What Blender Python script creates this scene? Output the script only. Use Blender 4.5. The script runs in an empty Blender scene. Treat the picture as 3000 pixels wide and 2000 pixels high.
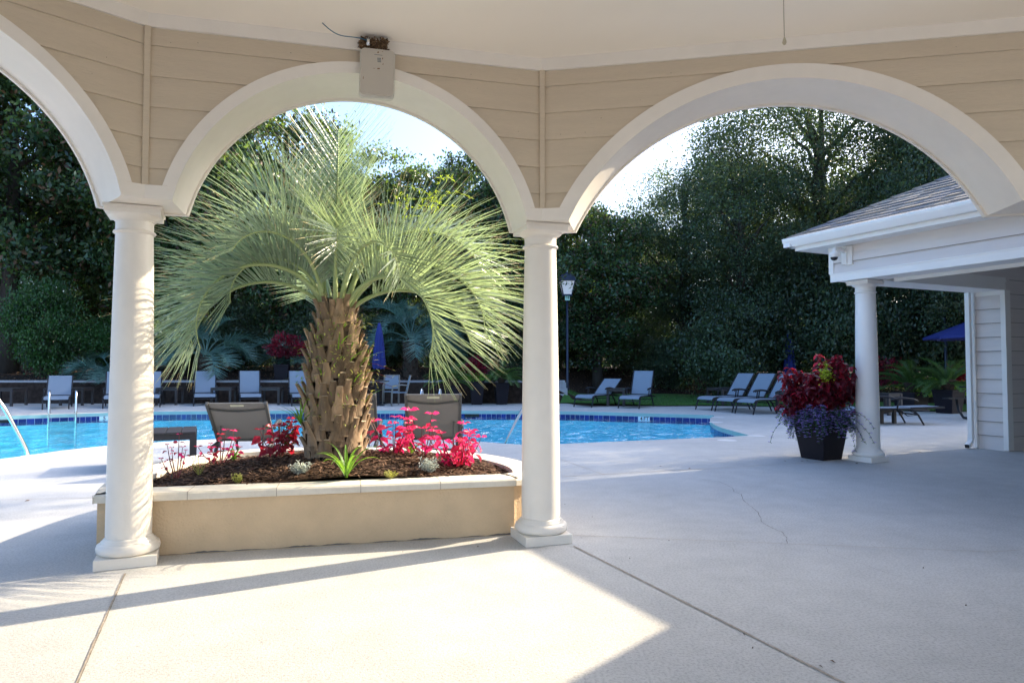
import bpy, math, random
import numpy as np
from mathutils import Vector, Matrix
from mathutils.geometry import tessellate_polygon
R = math.radians
sc = bpy.context.scene
COL = sc.collection
# ------------------------------------------------------------------ camera, sky, sun
HC, PT, FP = 1.25, math.atan(72 / 2000), 2000.0
cam = bpy.data.cameras.new('camera'); cam.lens = 24; cam.sensor_width = 36; cam.clip_end = 2000; cam.clip_start = 0.05
camo = bpy.data.objects.new('camera', cam); COL.objects.link(camo)
camo.location = (0, 0, HC); camo.rotation_euler = (math.pi / 2 + PT, 0, 0)
sc.camera = camo
SUN_EL, SUN_AZ = R(29.5), R(60.5)          # azimuth clockwise from +Y (away from the camera)
world = bpy.data.worlds.new("World"); sc.world = world; world.use_nodes = True
wn = world.node_tree; sky = wn.nodes.new('ShaderNodeTexSky'); sky.sky_type = 'NISHITA'; sky.sun_disc = False
sky.sun_elevation = SUN_EL; sky.sun_rotation = SUN_AZ; sky.air_density = 1.0; sky.dust_density = 4.5; sky.ozone_density = 5.0
wn.links.new(sky.outputs[0], wn.nodes['Background'].inputs[0]); wn.nodes['Background'].inputs[1].default_value = 0.15
sl = bpy.data.lights.new('sun', 'SUN'); sl.energy = 3.0; sl.angle = R(0.5); sl.color = (1.0, 0.84, 0.60)
so = bpy.data.objects.new('sun', sl); COL.objects.link(so)
SV = Vector((math.sin(SUN_AZ) * math.cos(SUN_EL), math.cos(SUN_AZ) * math.cos(SUN_EL), math.sin(SUN_EL)))
so.rotation_euler = (-SV).to_track_quat('-Z', 'Y').to_euler(); so.location = (30, 20, 30)
sc.view_settings.view_transform = 'Standard'; sc.view_settings.look = 'None'; sc.view_settings.gamma = 1
sc.view_settings.exposure = 1.95
sc.cycles.max_bounces = 8; sc.cycles.diffuse_bounces = 5; sc.cycles.transparent_max_bounces = 12
sc.cycles.use_denoising = True
sc.cycles.sample_clamp_indirect = 6

# ------------------------------------------------------------------ helpers
def ray(px, py):
    x = (px - 1500) / FP; y = (1000 - py) / FP; c, s = math.cos(PT), math.sin(PT)
    return (x, c - y * s, s + y * c)
def G(px, py, z=0.0):                       # the point at height z seen at that place of the 3000x2000 photograph
    r = ray(px, py); t = (z - HC) / r[2]; return Vector((r[0] * t, r[1] * t, z))
def Dp(px, py, y):
    r = ray(px, py); t = y / r[1]; return Vector((r[0] * t, y, HC + r[2] * t))

def tag(o, label=None, cat=None, group=None, kind=None):
    if label: o['label'] = label
    if cat: o['category'] = cat
    if group: o['group'] = group
    if kind: o['kind'] = kind
    return o
def empty(name, loc=(0, 0, 0), rz=0, label=None, cat=None, group=None):
    o = bpy.data.objects.new(name, None); COL.objects.link(o); o.location = loc; o.rotation_euler = (0, 0, rz)
    o.empty_display_size = 0.2
    return tag(o, label, cat, group)
def copy_tree(o, parent=None):
    c = o.copy(); COL.objects.link(c); c.parent = parent
    for ch in [x for x in list(bpy.data.objects) if x.parent == o]:
        copy_tree(ch, c)
    return c

class MB:
    def __init__(s): s.v = []; s.f = []; s.m = []
    def add(s, vs, fs, m=0):
        b = len(s.v); s.v += [tuple(v) for v in vs]; s.f += [tuple(i + b for i in f) for f in fs]; s.m += [m] * len(fs); return s
    def box(s, c, d, rz=0, m=0, tilt=0):
        M = Matrix.Translation(c) @ Matrix.Rotation(rz, 4, 'Z') @ Matrix.Rotation(tilt, 4, 'X')
        h = [x / 2 for x in d]
        vs = [M @ Vector((i * h[0], j * h[1], k * h[2])) for k in (-1, 1) for j in (-1, 1) for i in (-1, 1)]
        return s.add(vs, [(0, 2, 3, 1), (4, 5, 7, 6), (0, 1, 5, 4), (2, 6, 7, 3), (0, 4, 6, 2), (1, 3, 7, 5)], m)
    def bar(s, a, b, w, h=None, m=0, up=(0, 0, 1)):
        a = Vector(a); b = Vector(b); h = h or w; d = (b - a).normalized(); u = Vector(up)
        if abs(d.dot(u)) > .98: u = Vector((0, 1, 0))
        x = d.cross(u).normalized(); y = x.cross(d)
        vs = [p + x * (i * w / 2) + y * (j * h / 2) for p in (a, b) for j in (-1, 1) for i in (-1, 1)]
        return s.add(vs, [(0, 1, 3, 2), (4, 6, 7, 5), (0, 4, 5, 1), (2, 3, 7, 6), (0, 2, 6, 4), (1, 5, 7, 3)], m)
    def tube(s, pts, rad, n=8, m=0, cap=True):
        pts = [Vector(p) for p in pts]
        if not hasattr(rad, '__len__'): rad = [rad] * len(pts)
        vs = []; x = None
        for i, p in enumerate(pts):
            d = (pts[min(i + 1, len(pts) - 1)] - pts[max(i - 1, 0)]).normalized()
            if x is None: x = d.cross(Vector((0, 0, 1)) if abs(d.z) < .9 else Vector((0, 1, 0))).normalized()
            x = (x - d * x.dot(d)).normalized(); y = d.cross(x)
            vs += [p + (x * math.cos(2 * math.pi * k / n) + y * math.sin(2 * math.pi * k / n)) * rad[i] for k in range(n)]
        fs = [(i * n + k, i * n + (k + 1) % n, (i + 1) * n + (k + 1) % n, (i + 1) * n + k) for i in range(len(pts) - 1) for k in range(n)]
        if cap: fs += [tuple(range(n))[::-1], tuple((len(pts) - 1) * n + k for k in range(n))]
        return s.add(vs, fs, m)
    def lathe(s, prof, c=(0, 0, 0), n=32, m=0):
        vs = [(c[0] + r * math.cos(2 * math.pi * k / n), c[1] + r * math.sin(2 * math.pi * k / n), c[2] + z) for r, z in prof for k in range(n)]
        fs = [(i * n + k, i * n + (k + 1) % n, (i + 1) * n + (k + 1) % n, (i + 1) * n + k) for i in range(len(prof) - 1) for k in range(n)]
        fs += [tuple(range(n))[::-1], tuple((len(prof) - 1) * n + k for k in range(n))]
        return s.add(vs, fs, m)
    def prism(s, poly, z0, z1, m=0, top=True, bottom=True):
        n = len(poly); vs = [(p[0], p[1], z0) for p in poly] + [(p[0], p[1], z1) for p in poly]
        fs = [(i, (i + 1) % n, n + (i + 1) % n, n + i) for i in range(n)]
        tr = tessellate_polygon([[Vector((p[0], p[1], 0)) for p in poly]])
        if bottom: fs += [tuple(t) for t in tr]
        if top: fs += [tuple(n + i for i in t) for t in tr]
        return s.add(vs, fs, m)
    def frustum(s, c, a0, a1, z0, z1, rz=0, m=0):
        M = Matrix.Translation((c[0], c[1], 0)) @ Matrix.Rotation(rz, 4, 'Z')
        vs = [M @ Vector((i * a / 2, j * a / 2, z)) for a, z in ((a0, z0), (a1, z1)) for j in (-1, 1) for i in (-1, 1)]
        return s.add(vs, [(0, 1, 3, 2), (4, 6, 7, 5), (0, 4, 5, 1), (2, 3, 7, 6), (0, 2, 6, 4), (1, 5, 7, 3)], m)
    def strip(s, A, B, m=0):
        n = len(A); return s.add(list(A) + list(B), [(i, i + 1, n + i + 1, n + i) for i in range(n - 1)], m)
    def build(s, name, mats, parent=None, smooth=False, bevel=0, fixn=True):
        me = bpy.data.meshes.new(name); me.from_pydata(s.v, [], s.f)
        if not isinstance(mats, (list, tuple)): mats = [mats]
        for mt in mats: me.materials.append(mt)
        if len(mats) > 1: me.polygons.foreach_set('material_index', s.m)
        if fixn and len(s.f) < 20000:
            import bmesh
            bm = bmesh.new(); bm.from_mesh(me); bmesh.ops.recalc_face_normals(bm, faces=bm.faces); bm.to_mesh(me); bm.free()
        if smooth: me.polygons.foreach_set('use_smooth', [True] * len(me.polygons))
        o = bpy.data.objects.new(name, me); COL.objects.link(o)
        if parent: o.parent = parent
        if bevel:
            b = o.modifiers.new('b', 'BEVEL'); b.width = bevel; b.segments = 2; b.limit_method = 'ANGLE'; b.angle_limit = R(40)
        if smooth:
            pass
        return o
def autosmooth(o, ang=40):
    me = o.data
    me.polygons.foreach_set('use_smooth', [True] * len(me.polygons))
    import bmesh
    bm = bmesh.new(); bm.from_mesh(me)
    for e in bm.edges:
        if len(e.link_faces) != 2 or e.calc_face_angle(0) > R(ang): e.smooth = False
    bm.to_mesh(me); bm.free(); return o

# ------------------------------------------------------------------ materials
def mat(name, color, rough=.6, spec=.5, metal=0, var=.0, vscale=3, bump=0, bscale=60, var2=0, v2scale=25, trans=0, tcol=None, coat=0, island=0, stretch=None, detail=4, hue=0):
    m = bpy.data.materials.new(name); m.use_nodes = True; nt = m.node_tree; N = nt.nodes; L = nt.links
    b = N['Principled BSDF']; b.inputs['Roughness'].default_value = rough; b.inputs['Metallic'].default_value = metal
    b.inputs['Specular IOR Level'].default_value = spec; b.inputs['Coat Weight'].default_value = coat
    tc = N.new('ShaderNodeTexCoord'); vec = tc.outputs['Object']
    if stretch:
        mp = N.new('ShaderNodeMapping'); mp.inputs['Scale'].default_value = stretch; L.new(vec, mp.inputs[0]); vec = mp.outputs[0]
    cur = None
    def shade(fac_out, amt):
        nonlocal cur
        mr = N.new('ShaderNodeMapRange'); mr.inputs[1].default_value = .25; mr.inputs[2].default_value = .75
        mr.inputs[3].default_value = 1 - amt; mr.inputs[4].default_value = 1 + amt; L.new(fac_out, mr.inputs[0])
        mx = N.new('ShaderNodeVectorMath'); mx.operation = 'SCALE'
        if cur is None: mx.inputs[0].default_value = color[:3]
        else: L.new(cur, mx.inputs[0])
        L.new(mr.outputs[0], mx.inputs['Scale']); cur = mx.outputs[0]
    for amt, scl in ((var, vscale), (var2, v2scale)):
        if amt:
            nz = N.new('ShaderNodeTexNoise'); nz.inputs['Scale'].default_value = scl; nz.inputs['Detail'].default_value = detail; L.new(vec, nz.inputs[0]); shade(nz.outputs[0], amt)
    if island:
        ge = N.new('ShaderNodeNewGeometry')
        mr = N.new('ShaderNodeMapRange'); mr.inputs[3].default_value = 1 - island; mr.inputs[4].default_value = 1 + island; L.new(ge.outputs['Random Per Island'], mr.inputs[0])
        mx = N.new('ShaderNodeVectorMath'); mx.operation = 'SCALE'
        if cur is None: mx.inputs[0].default_value = color[:3]
        else: L.new(cur, mx.inputs[0])
        L.new(mr.outputs[0], mx.inputs['Scale']); cur = mx.outputs[0]
        if hue:
            hs = N.new('ShaderNodeHueSaturation'); L.new(cur, hs.inputs['Color'])
            m2 = N.new('ShaderNodeMath'); m2.operation = 'MULTIPLY'; m2.inputs[1].default_value = 7.31; L.new(ge.outputs['Random Per Island'], m2.inputs[0])
            fr = N.new('ShaderNodeMath'); fr.operation = 'FRACT'; L.new(m2.outputs[0], fr.inputs[0])
            mr = N.new('ShaderNodeMapRange'); mr.inputs[3].default_value = .5 - hue; mr.inputs[4].default_value = .5 + hue; L.new(fr.outputs[0], mr.inputs[0]); L.new(mr.outputs[0], hs.inputs['Hue']); cur = hs.outputs[0]
    if cur is None: b.inputs['Base Color'].default_value = (*color[:3], 1)
    else: L.new(cur, b.inputs['Base Color'])
    if bump:
        nz = N.new('ShaderNodeTexNoise'); nz.inputs['Scale'].default_value = bscale; nz.inputs['Detail'].default_value = 3; L.new(vec, nz.inputs[0])
        bp = N.new('ShaderNodeBump'); bp.inputs['Strength'].default_value = bump; bp.inputs['Distance'].default_value = .01; L.new(nz.outputs[0], bp.inputs['Height']); L.new(bp.outputs[0], b.inputs['Normal'])
    if trans:
        out = N['Material Output']; t = N.new('ShaderNodeBsdfTranslucent'); t.inputs[0].default_value = (*(tcol or color)[:3], 1)
        if island:
            mx = N.new('ShaderNodeVectorMath'); mx.operation = 'SCALE'; mx.inputs[0].default_value = (tcol or color)[:3]
            ge = N.new('ShaderNodeNewGeometry'); mr = N.new('ShaderNodeMapRange'); mr.inputs[3].default_value = 1 - island; mr.inputs[4].default_value = 1 + island; L.new(ge.outputs['Random Per Island'], mr.inputs[0])
            L.new(mr.outputs[0], mx.inputs['Scale']); L.new(mx.outputs[0], t.inputs[0])
        mix = N.new('ShaderNodeMixShader'); mix.inputs[0].default_value = trans
        L.new(b.outputs[0], mix.inputs[1]); L.new(t.outputs[0], mix.inputs[2]); L.new(mix.outputs[0], out.inputs[0])
    return m

M_white = mat('white_paint', (.81, .755, .67), .40, var=.045, vscale=1.8, var2=.02, v2scale=11, bump=.08, bscale=70)
M_white2 = mat('cool_white_paint', (.89, .885, .86), .4, var=.03, vscale=3)
M_siding = mat('tan_siding', (.60, .505, .375), .55, var=.04, vscale=2, bump=.35, bscale=14, stretch=(1, 1, 9), var2=.03)
M_siding2 = mat('grey_siding', (.74, .70, .68), .55, var=.03, vscale=2, bump=.2, bscale=14, stretch=(1, 1, 9))
M_ceil = mat('ceiling_paint', (.93, .85, .73), .7, var=.02, vscale=1.5, bump=.03, bscale=140)
M_stucco = mat('tan_stucco', (.64, .475, .295), .8, var=.10, vscale=1.3, bump=.6, bscale=70, var2=.06, v2scale=7)
M_coping = mat('cream_coping', (.72, .66, .55), .65, var=.06, vscale=4, bump=.15, bscale=80, var2=.05)
M_mulch = mat('bark_mulch', (.055, .032, .02), .95, var=.5, vscale=30, bump=1, bscale=60, spec=.1)
M_chip = mat('bark_chip', (.11, .065, .042), .9, island=.75, spec=.15)
M_soil = mat('dark_mulch', (.035, .024, .018), .95, var=.5, vscale=8, bump=1, bscale=20, spec=.1)  # darker brown mulch tone for bank, ground and pot soil
M_soilchip = mat('fallen_leaf', (.12, .07, .04), .8, island=.8)
M_tile = mat('blue_tile', (.014, .024, .17), .15, island=.3)
M_grout = mat('pale_grout', (.35, .42, .52), .8)
M_basin = mat('pool_plaster', (.22, .74, .84), .6, var=.12, vscale=1.2)
M_aqua = mat('coping_face', (.30, .47, .45), .6, var=.08, vscale=3)
M_steel = mat('steel_rail', (.72, .74, .76), .18, metal=1)
M_dark = mat('dark_bronze_metal', (.018, .018, .021), .5, spec=.35)
M_slingB = mat('pale_blue_sling', (.20, .25, .31), .7, var=.04, vscale=60)
M_slingT = mat('taupe_sling', (.235, .215, .185), .8, var=.07, vscale=220, bump=.2, bscale=400)
M_frameT = mat('taupe_metal', (.085, .08, .068), .45)
M_tablewood = mat('dark_table_slat', (.04, .034, .033), .55, var=.2, vscale=8, stretch=(1, 9, 1))
M_navy = mat('dark_post_paint', (.012, .02, .042), .35)
M_blue = mat('blue_canopy_cloth', (.014, .026, .17), .8, var=.08, vscale=10)
M_grass = mat('lawn_green', (.045, .13, .02), .9, var=.3, vscale=14, var2=.3, v2scale=90, bump=.6, bscale=120)
M_block = mat('grey_block', (.34, .34, .35), .9, var=.12, vscale=5, bump=.6, bscale=30, island=.12)
M_timber = mat('weathered_timber', (.15, .135, .12), .9, var=.2, vscale=4, bump=.5, bscale=14, stretch=(1, 1, 8), island=.15)
M_pot = mat('dark_planter', (.016, .013, .018), .55, spec=.2, var=.1, vscale=5)
M_iron = mat('black_iron', (.008, .009, .01), .5)
M_bark = mat('tree_bark', (.055, .045, .036), .95, var=.3, vscale=6, bump=1, bscale=20, stretch=(1, 1, .3))
M_palm = mat('palm_leaflet', (.235, .30, .225), .29, spec=.8, trans=.38, tcol=(.34, .45, .18), island=.28, hue=.02)
M_palmtip = mat('palm_dry_tip', (.5, .42, .22), .6)
M_rachis = mat('palm_rachis', (.34, .42, .18), .45)
M_palmB = mat('blue_palm_leaf', (.11, .21, .175), .5, trans=.25, tcol=(.08, .22, .16), island=.3)
M_boot = mat('palm_boot', (.27, .185, .11), .85, island=.5, var=.4, vscale=16, bump=.7, bscale=60, stretch=(1, 1, .35))
M_bootcut = mat('palm_boot_cut', (.44, .35, .24), .85, var=.3, vscale=30)
M_trunk = mat('palm_trunk', (.06, .04, .028), .95, var=.4, vscale=20, bump=1, bscale=50)
M_fibre = mat('palm_fibre', (.20, .14, .09), .9, island=.5)
M_sago = mat('sago_leaf', (.06, .12, .03), .5, trans=.3, tcol=(.14, .26, .04), island=.35, hue=.02)
M_mag = mat('magnolia_leaf', (.044, .094, .044), .27, var=.55, vscale=.9, detail=2, spec=.6, trans=.35, tcol=(.20, .30, .04), island=.6, hue=.03)
M_magb = mat('magnolia_brown_leaf', (.11, .06, .028), .5, island=.4)
M_oak = mat('oak_leaf', (.046, .080, .048), .40, var=.6, vscale=.8, detail=2, spec=.5, trans=.35, tcol=(.18, .26, .05), island=.5, hue=.02)
M_bush = mat('bright_bush_leaf', (.03, .085, .022), .42, var=.5, vscale=2, detail=2, trans=.25, tcol=(.10, .28, .03), island=.5, hue=.02)
M_red = mat('red_coleus_leaf', (.105, .008, .02), .45, trans=.25, tcol=(.36, .015, .03), island=.5)
M_pink = mat('pink_coleus_leaf', (.60, .03, .11), .45, trans=.45, tcol=(.98, .05, .24), island=.35, hue=.02)
M_crim = mat('crimson_coleus_leaf', (.21, .012, .035), .45, trans=.4, tcol=(.7, .03, .06), island=.35)
M_stem = mat('red_stem', (.16, .03, .03), .6)
M_lime = mat('lime_leaf', (.42, .50, .04), .5, trans=.35, tcol=(.6, .75, .05), island=.25)
M_green = mat('bright_green_leaf', (.12, .26, .03), .4, trans=.4, tcol=(.32, .6, .04), island=.3)
M_yel = mat('yellow_green_leaf', (.42, .42, .12), .6, island=.3, trans=.3, tcol=(.6, .6, .1))
M_silver = mat('silver_leaf', (.50, .54, .48), .7, island=.2)
M_purple = mat('purple_flower', (.50, .38, .85), .6, island=.3, trans=.2, tcol=(.35, .2, .8))
M_shingle = None
M_router = mat('router_plastic', (.52, .475, .40), .45)
M_router2 = mat('router_shell', (.66, .64, .56), .45)
M_nest = mat('nest_mud', (.15, .09, .045), .95, island=.5, var=.4, vscale=50)
M_cable = mat('blue_cable', (.02, .12, .20), .5)
M_black = mat('black_plastic', (.01, .01, .012), .3)
M_text = mat('black_lettering', (.01, .01, .015), .5)
M_sign = mat('white_tile', (.62, .72, .78), .3)
M_lens = mat('camera_dome', (.02, .02, .025), .08)
M_lbl = mat('sewn_label', (.62, .60, .42), .7)
M_cord = mat('cord_string', (.35, .30, .22), .8)

def concrete():
    m = bpy.data.materials.new('textured_concrete'); m.use_nodes = True; nt = m.node_tree; N = nt.nodes; L = nt.links
    b = N['Principled BSDF']; b.inputs['Roughness'].default_value = .8; b.inputs['Specular IOR Level'].default_value = .25
    tc = N.new('ShaderNodeTexCoord')
    def noise(s, d=4, r=.55):
        n = N.new('ShaderNodeTexNoise'); n.inputs['Scale'].default_value = s; n.inputs['Detail'].default_value = d; n.inputs['Roughness'].default_value = r; L.new(tc.outputs['Object'], n.inputs[0]); return n.outputs[0]
    def ramp(src, a, b_, c0, c1):
        r = N.new('ShaderNodeMapRange'); r.inputs[1].default_value = a; r.inputs[2].default_value = b_; r.inputs[3].default_value = c0; r.inputs[4].default_value = c1; L.new(src, r.inputs[0]); return r.outputs[0]
    def mul(a, b_):
        x = N.new('ShaderNodeMath'); x.operation = 'MULTIPLY'; L.new(a, x.inputs[0]); L.new(b_, x.inputs[1]); return x.outputs[0]
    big = ramp(noise(.55, 7, .62), .3, .7, .86, 1.06); mid = ramp(noise(4, 7, .7), .3, .7, .91, 1.05)
    fine = ramp(noise(70, 4, .75), .36, .54, .76, 1.05)
    spots = ramp(noise(17, 3, .5), .70, .76, 1.0, .80)
    f = mul(mul(big, mid), mul(fine, spots))
    sc_ = N.new('ShaderNodeVectorMath'); sc_.operation = 'SCALE'; sc_.inputs[0].default_value = (.50, .495, .48); L.new(f, sc_.inputs['Scale']); L.new(sc_.outputs[0], b.inputs['Base Color'])
    bp = N.new('ShaderNodeBump'); bp.inputs['Strength'].default_value = .55; bp.inputs['Distance'].default_value = .004; L.new(noise(95, 3, .7), bp.inputs['Height']); L.new(bp.outputs[0], b.inputs['Normal'])
    return m
M_conc = concrete()
M_joint = mat('joint_sealant', (.38, .32, .25), .9, var=.3, vscale=40)
M_lapshadow = mat('painted_lap_shadow', (.20, .185, .18), .9)
M_crack = mat('hairline_crack', (.16, .14, .12), .9)

def water():
    m = bpy.data.materials.new('pool_water'); m.use_nodes = True; nt = m.node_tree; N = nt.nodes; L = nt.links
    N.remove(N['Principled BSDF']); out = N['Material Output']
    tc = N.new('ShaderNodeTexCoord'); mp = N.new('ShaderNodeMapping'); mp.inputs['Scale'].default_value = (1.5, .8, 1); L.new(tc.outputs['Object'], mp.inputs[0])
    n1 = N.new('ShaderNodeTexNoise'); n1.inputs['Scale'].default_value = 2.6; n1.inputs['Detail'].default_value = 4; n1.inputs['Distortion'].default_value = 1.3; L.new(mp.outputs[0], n1.inputs[0])
    b0 = N.new('ShaderNodeBump'); b0.inputs['Strength'].default_value = 1.0; b0.inputs['Distance'].default_value = .26; L.new(n1.outputs[0], b0.inputs['Height'])
    mp2 = N.new('ShaderNodeMapping'); mp2.inputs['Scale'].default_value = (1.1, .55, 1); mp2.inputs['Rotation'].default_value = (0, 0, .35); L.new(tc.outputs['Object'], mp2.inputs[0])
    n2_ = N.new('ShaderNodeTexNoise'); n2_.inputs['Scale'].default_value = 1.5; n2_.inputs['Detail'].default_value = 2; n2_.inputs['Distortion'].default_value = 2.2; L.new(mp2.outputs[0], n2_.inputs[0])
    bp = N.new('ShaderNodeBump'); bp.inputs['Strength'].default_value = 1.0; bp.inputs['Distance'].default_value = .75; L.new(n2_.outputs[0], bp.inputs['Height']); L.new(b0.outputs[0], bp.inputs['Normal'])
    tr = N.new('ShaderNodeBsdfRefraction'); tr.inputs['IOR'].default_value = 1.0; 
    t = N.new('ShaderNodeBsdfTransparent'); t.inputs[0].default_value = (.78, .95, .98, 1)
    g = N.new('ShaderNodeBsdfGlossy'); g.inputs['Roughness'].default_value = .04; L.new(bp.outputs[0], g.inputs['Normal'])
    fr = N.new('ShaderNodeFresnel'); fr.inputs['IOR'].default_value = 1.33; L.new(bp.outputs[0], fr.inputs['Normal'])
    N.remove(tr)
    mx = N.new('ShaderNodeMixShader'); ms = N.new('ShaderNodeMath'); ms.operation = 'MULTIPLY'; ms.inputs[1].default_value = .46; L.new(fr.outputs[0], ms.inputs[0]); L.new(ms.outputs[0], mx.inputs[0]); L.new(t.outputs[0], mx.inputs[1]); L.new(g.outputs[0], mx.inputs[2]); L.new(mx.outputs[0], out.inputs[0])
    return m
M_water = water()

def shingle():
    m = bpy.data.materials.new('asphalt_shingle'); m.use_nodes = True; nt = m.node_tree; N = nt.nodes; L = nt.links
    b = N['Principled BSDF']; b.inputs['Roughness'].default_value = .9
    ge = N.new('ShaderNodeNewGeometry'); cr = N.new('ShaderNodeValToRGB'); cr.color_ramp.interpolation = 'CONSTANT'
    cr.color_ramp.elements[0].color = (.14, .135, .14, 1); cr.color_ramp.elements[1].position = .35; cr.color_ramp.elements[1].color = (.22, .185, .15, 1)
    for p, c in ((.6, (.17, .16, .155, 1)), (.8, (.28, .235, .19, 1))):
        e = cr.color_ramp.elements.new(p); e.color = c
    L.new(ge.outputs['Random Per Island'], cr.inputs[0]); L.new(cr.outputs[0], b.inputs['Base Color'])
    return m
M_shingle = shingle()

# ------------------------------------------------------------------ gazebo plan
def dirv(a): return Vector((math.cos(R(a)), math.sin(R(a)), 0))
H0, H1, ZB, ZC, TH = 2.26, 2.343, 3.317, 3.40, 0.45
P1 = Vector((-2.226, 4.100, 0)); P2 = Vector((.210, 4.728, 0))
A_A, A_B, A_C, A_D = 46.0, 14.5, -11.0, -37.0
LB = (P2 - P1).length; LC = 3.38; LA = 2.51
P0 = P1 - dirv(A_A) * LA; P3 = P2 + dirv(A_C) * LC; P4 = P3 + dirv(A_D) * 2.6
gaz = empty('gazebo', (0, 0, 0), 0, 'white and tan gazebo with arches on round columns, seen from inside under its ceiling', 'gazebo')
C1 = Vector((-2.458, 4.42, 0)); C2 = Vector((.208, 4.974, 0))
C3g = P3 + dirv((A_C + A_D) / 2 + 90) * .27; C0 = P0 + dirv(A_A + 15 + 90) * .27

def wallframe(P, a):
    d = dirv(a); n = dirv(a + 90)
    return lambda s, t, z: P + d * s + n * t + Vector((0, 0, z))
COURSES = [H1, 2.449, 2.634, 2.825, 3.014, 3.204, ZB + .005]
def arch_wall(P, a, L, cs, cz, r, re, turn0, turn1):
    W = wallframe(P, a)
    def zi(s, rr): 
        q = rr * rr - (s - cs) ** 2
        return cz + math.sqrt(q) if q > 0 else -1
    ss = sorted(set([L * k / 120 for k in range(121)] + [cs - re + .002, cs + re - .002]))
    rm = (r + re) / 2
    sd = MB()                                     # lapped siding, inner side
    for k in range(len(COURSES) - 1):
        z0, z1 = COURSES[k], COURSES[k + 1]
        off = lambda z: -.002 - .012 * (z1 - z) / (z1 - z0)
        for i in range(len(ss) - 1):
            b0, b1 = max(z0, zi(ss[i], rm)), max(z0, zi(ss[i + 1], rm))
            if b0 >= z1 and b1 >= z1: continue
            b0, b1 = min(b0, z1), min(b1, z1)
            sd.add([W(ss[i], off(b0), b0), W(ss[i + 1], off(b1), b1), W(ss[i + 1], off(z1), z1), W(ss[i], off(z1), z1)], [(0, 1, 2, 3)])
            if b0 == z0 and b1 == z0: sd.add([W(ss[i], off(z0), z0), W(ss[i + 1], off(z0), z0), W(ss[i + 1], 0, z0), W(ss[i], 0, z0)], [(0, 1, 2, 3)])
    sd.build('siding', M_siding, gaz, fixn=False)
    ow = MB()                                     # outer skin and the solid between
    so0 = -TH * math.tan(R(turn0 / 2)); so1 = L + TH * math.tan(R(turn1 / 2))
    so = [so0 + (so1 - so0) * k / 120 for k in range(121)]
    for i in range(120):
        b = [max(H1, zi(s, rm)) for s in (so[i], so[i + 1])]
        ow.add([W(so[i], TH, b[0]), W(so[i + 1], TH, b[1]), W(so[i + 1], TH, ZC), W(so[i], TH, ZC)], [(0, 1, 2, 3)])
    ow.build('outer_wall', M_siding, gaz, fixn=False)
    # soffit of the arch
    th0 = math.asin((H0 - cz) / r); n = 64
    angs = [math.pi - th0 - (math.pi - 2 * th0) * k / n for k in range(n + 1)]
    rs = r + .014
    arc = lambda rr, t: [W(cs + rr * math.cos(g), t, cz + rr * math.sin(g)) for g in angs]
    sf = MB().strip(arc(rs, 0.0), arc(rs, TH)); sf.build('arch_soffit', M_white, gaz, smooth=True, fixn=False)
    # face trims
    thE = math.asin((H1 - cz) / re); thI = math.asin((H1 - cz) / r)
    def ring(t0, t1, r0, r1, nm):
        a0 = [math.pi - thI - (math.pi - 2 * thI) * k / n for k in range(n + 1)]; a1 = [math.pi - thE - (math.pi - 2 * thE) * k / n for k in range(n + 1)]
        p = lambda rr, an, t: [W(cs + rr * math.cos(g), t, cz + rr * math.sin(g)) for g in an]
        b = MB(); b.strip(p(r0, a0, t0), p(r1, a1, t0)); b.strip(p(r0, a0, t1), p(r1, a1, t1)); b.strip(p(r0, a0, t0), p(r0, a0, t1)); b.strip(p(r1, a1, t0), p(r1, a1, t1))
        return autosmooth(b.build(nm, M_white, gaz), 30)
    ring(-.026, .0, r, re, 'arch_trim'); ring(TH, TH + .03, r, re, 'arch_trim')
    # impost band, both sides
    sI0 = cs - math.sqrt(r * r - (H0 - cz) ** 2); sI1 = cs - math.sqrt(r * r - (H1 - cz) ** 2)
    for (e0, e1, mir) in ((0, sI0, False), (L, 2 * cs - sI0, True)):
        b = MB(); top = sI1 if not mir else 2 * cs - sI1
        for t0, t1 in ((-.024, .012), (TH - .012, TH + .028)):
            x0 = e0 if t0 < .1 else (so0 if not mir else so1)
            q = [W(x0, t0, H0), W(e1, t0, H0), W(top, t0, H1 - .0005), W(x0, t0, H1 - .0005), W(x0, t1, H0), W(e1, t1, H0), W(top, t1, H1 - .0005), W(x0, t1, H1 - .0005)]
            b.add(q, [(0, 1, 2, 3), (4, 7, 6, 5), (0, 4, 5, 1), (3, 2, 6, 7), (1, 5, 6, 2), (0, 3, 7, 4)])
        xo = so0 if not mir else so1
        inn = .014 if not mir else -.014
        q = [W(e0, .0, H0 + .012), W(e1 + inn * -1, .0, H0 + .012), W(e1 - inn, TH, H0 + .012), W(xo, TH, H0 + .012)]
        b.add(q, [(0, 1, 2, 3)])
        b.build('impost_band', M_white, gaz, fixn=True)
    # frieze under the ceiling
    MB().bar(W(-.006, -.011, (ZB + ZC) / 2), W(L + .006, -.011, (ZB + ZC) / 2), .022, ZC - ZB + .004).build('frieze_board', M_white, gaz)
    MB().bar(W(so0, TH + .012, (ZB + ZC) / 2), W(so1, TH + .012, (ZB + ZC) / 2), .022, ZC - ZB).build('frieze_board', M_white, gaz)
arch_wall(P1, A_B, LB, LB / 2 + .022, 2.008, 1.149, 1.2235, A_A - A_B, A_B - A_C)
arch_wall(P0, A_A, LA, LA / 2, 2.008, 1.149, 1.2235, 15, A_A - A_B)
arch_wall(P2, A_C, LC, 1.58, 1.582, 1.545, 1.642, A_B - A_C, A_C - A_D)
random.seed(71)
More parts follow.
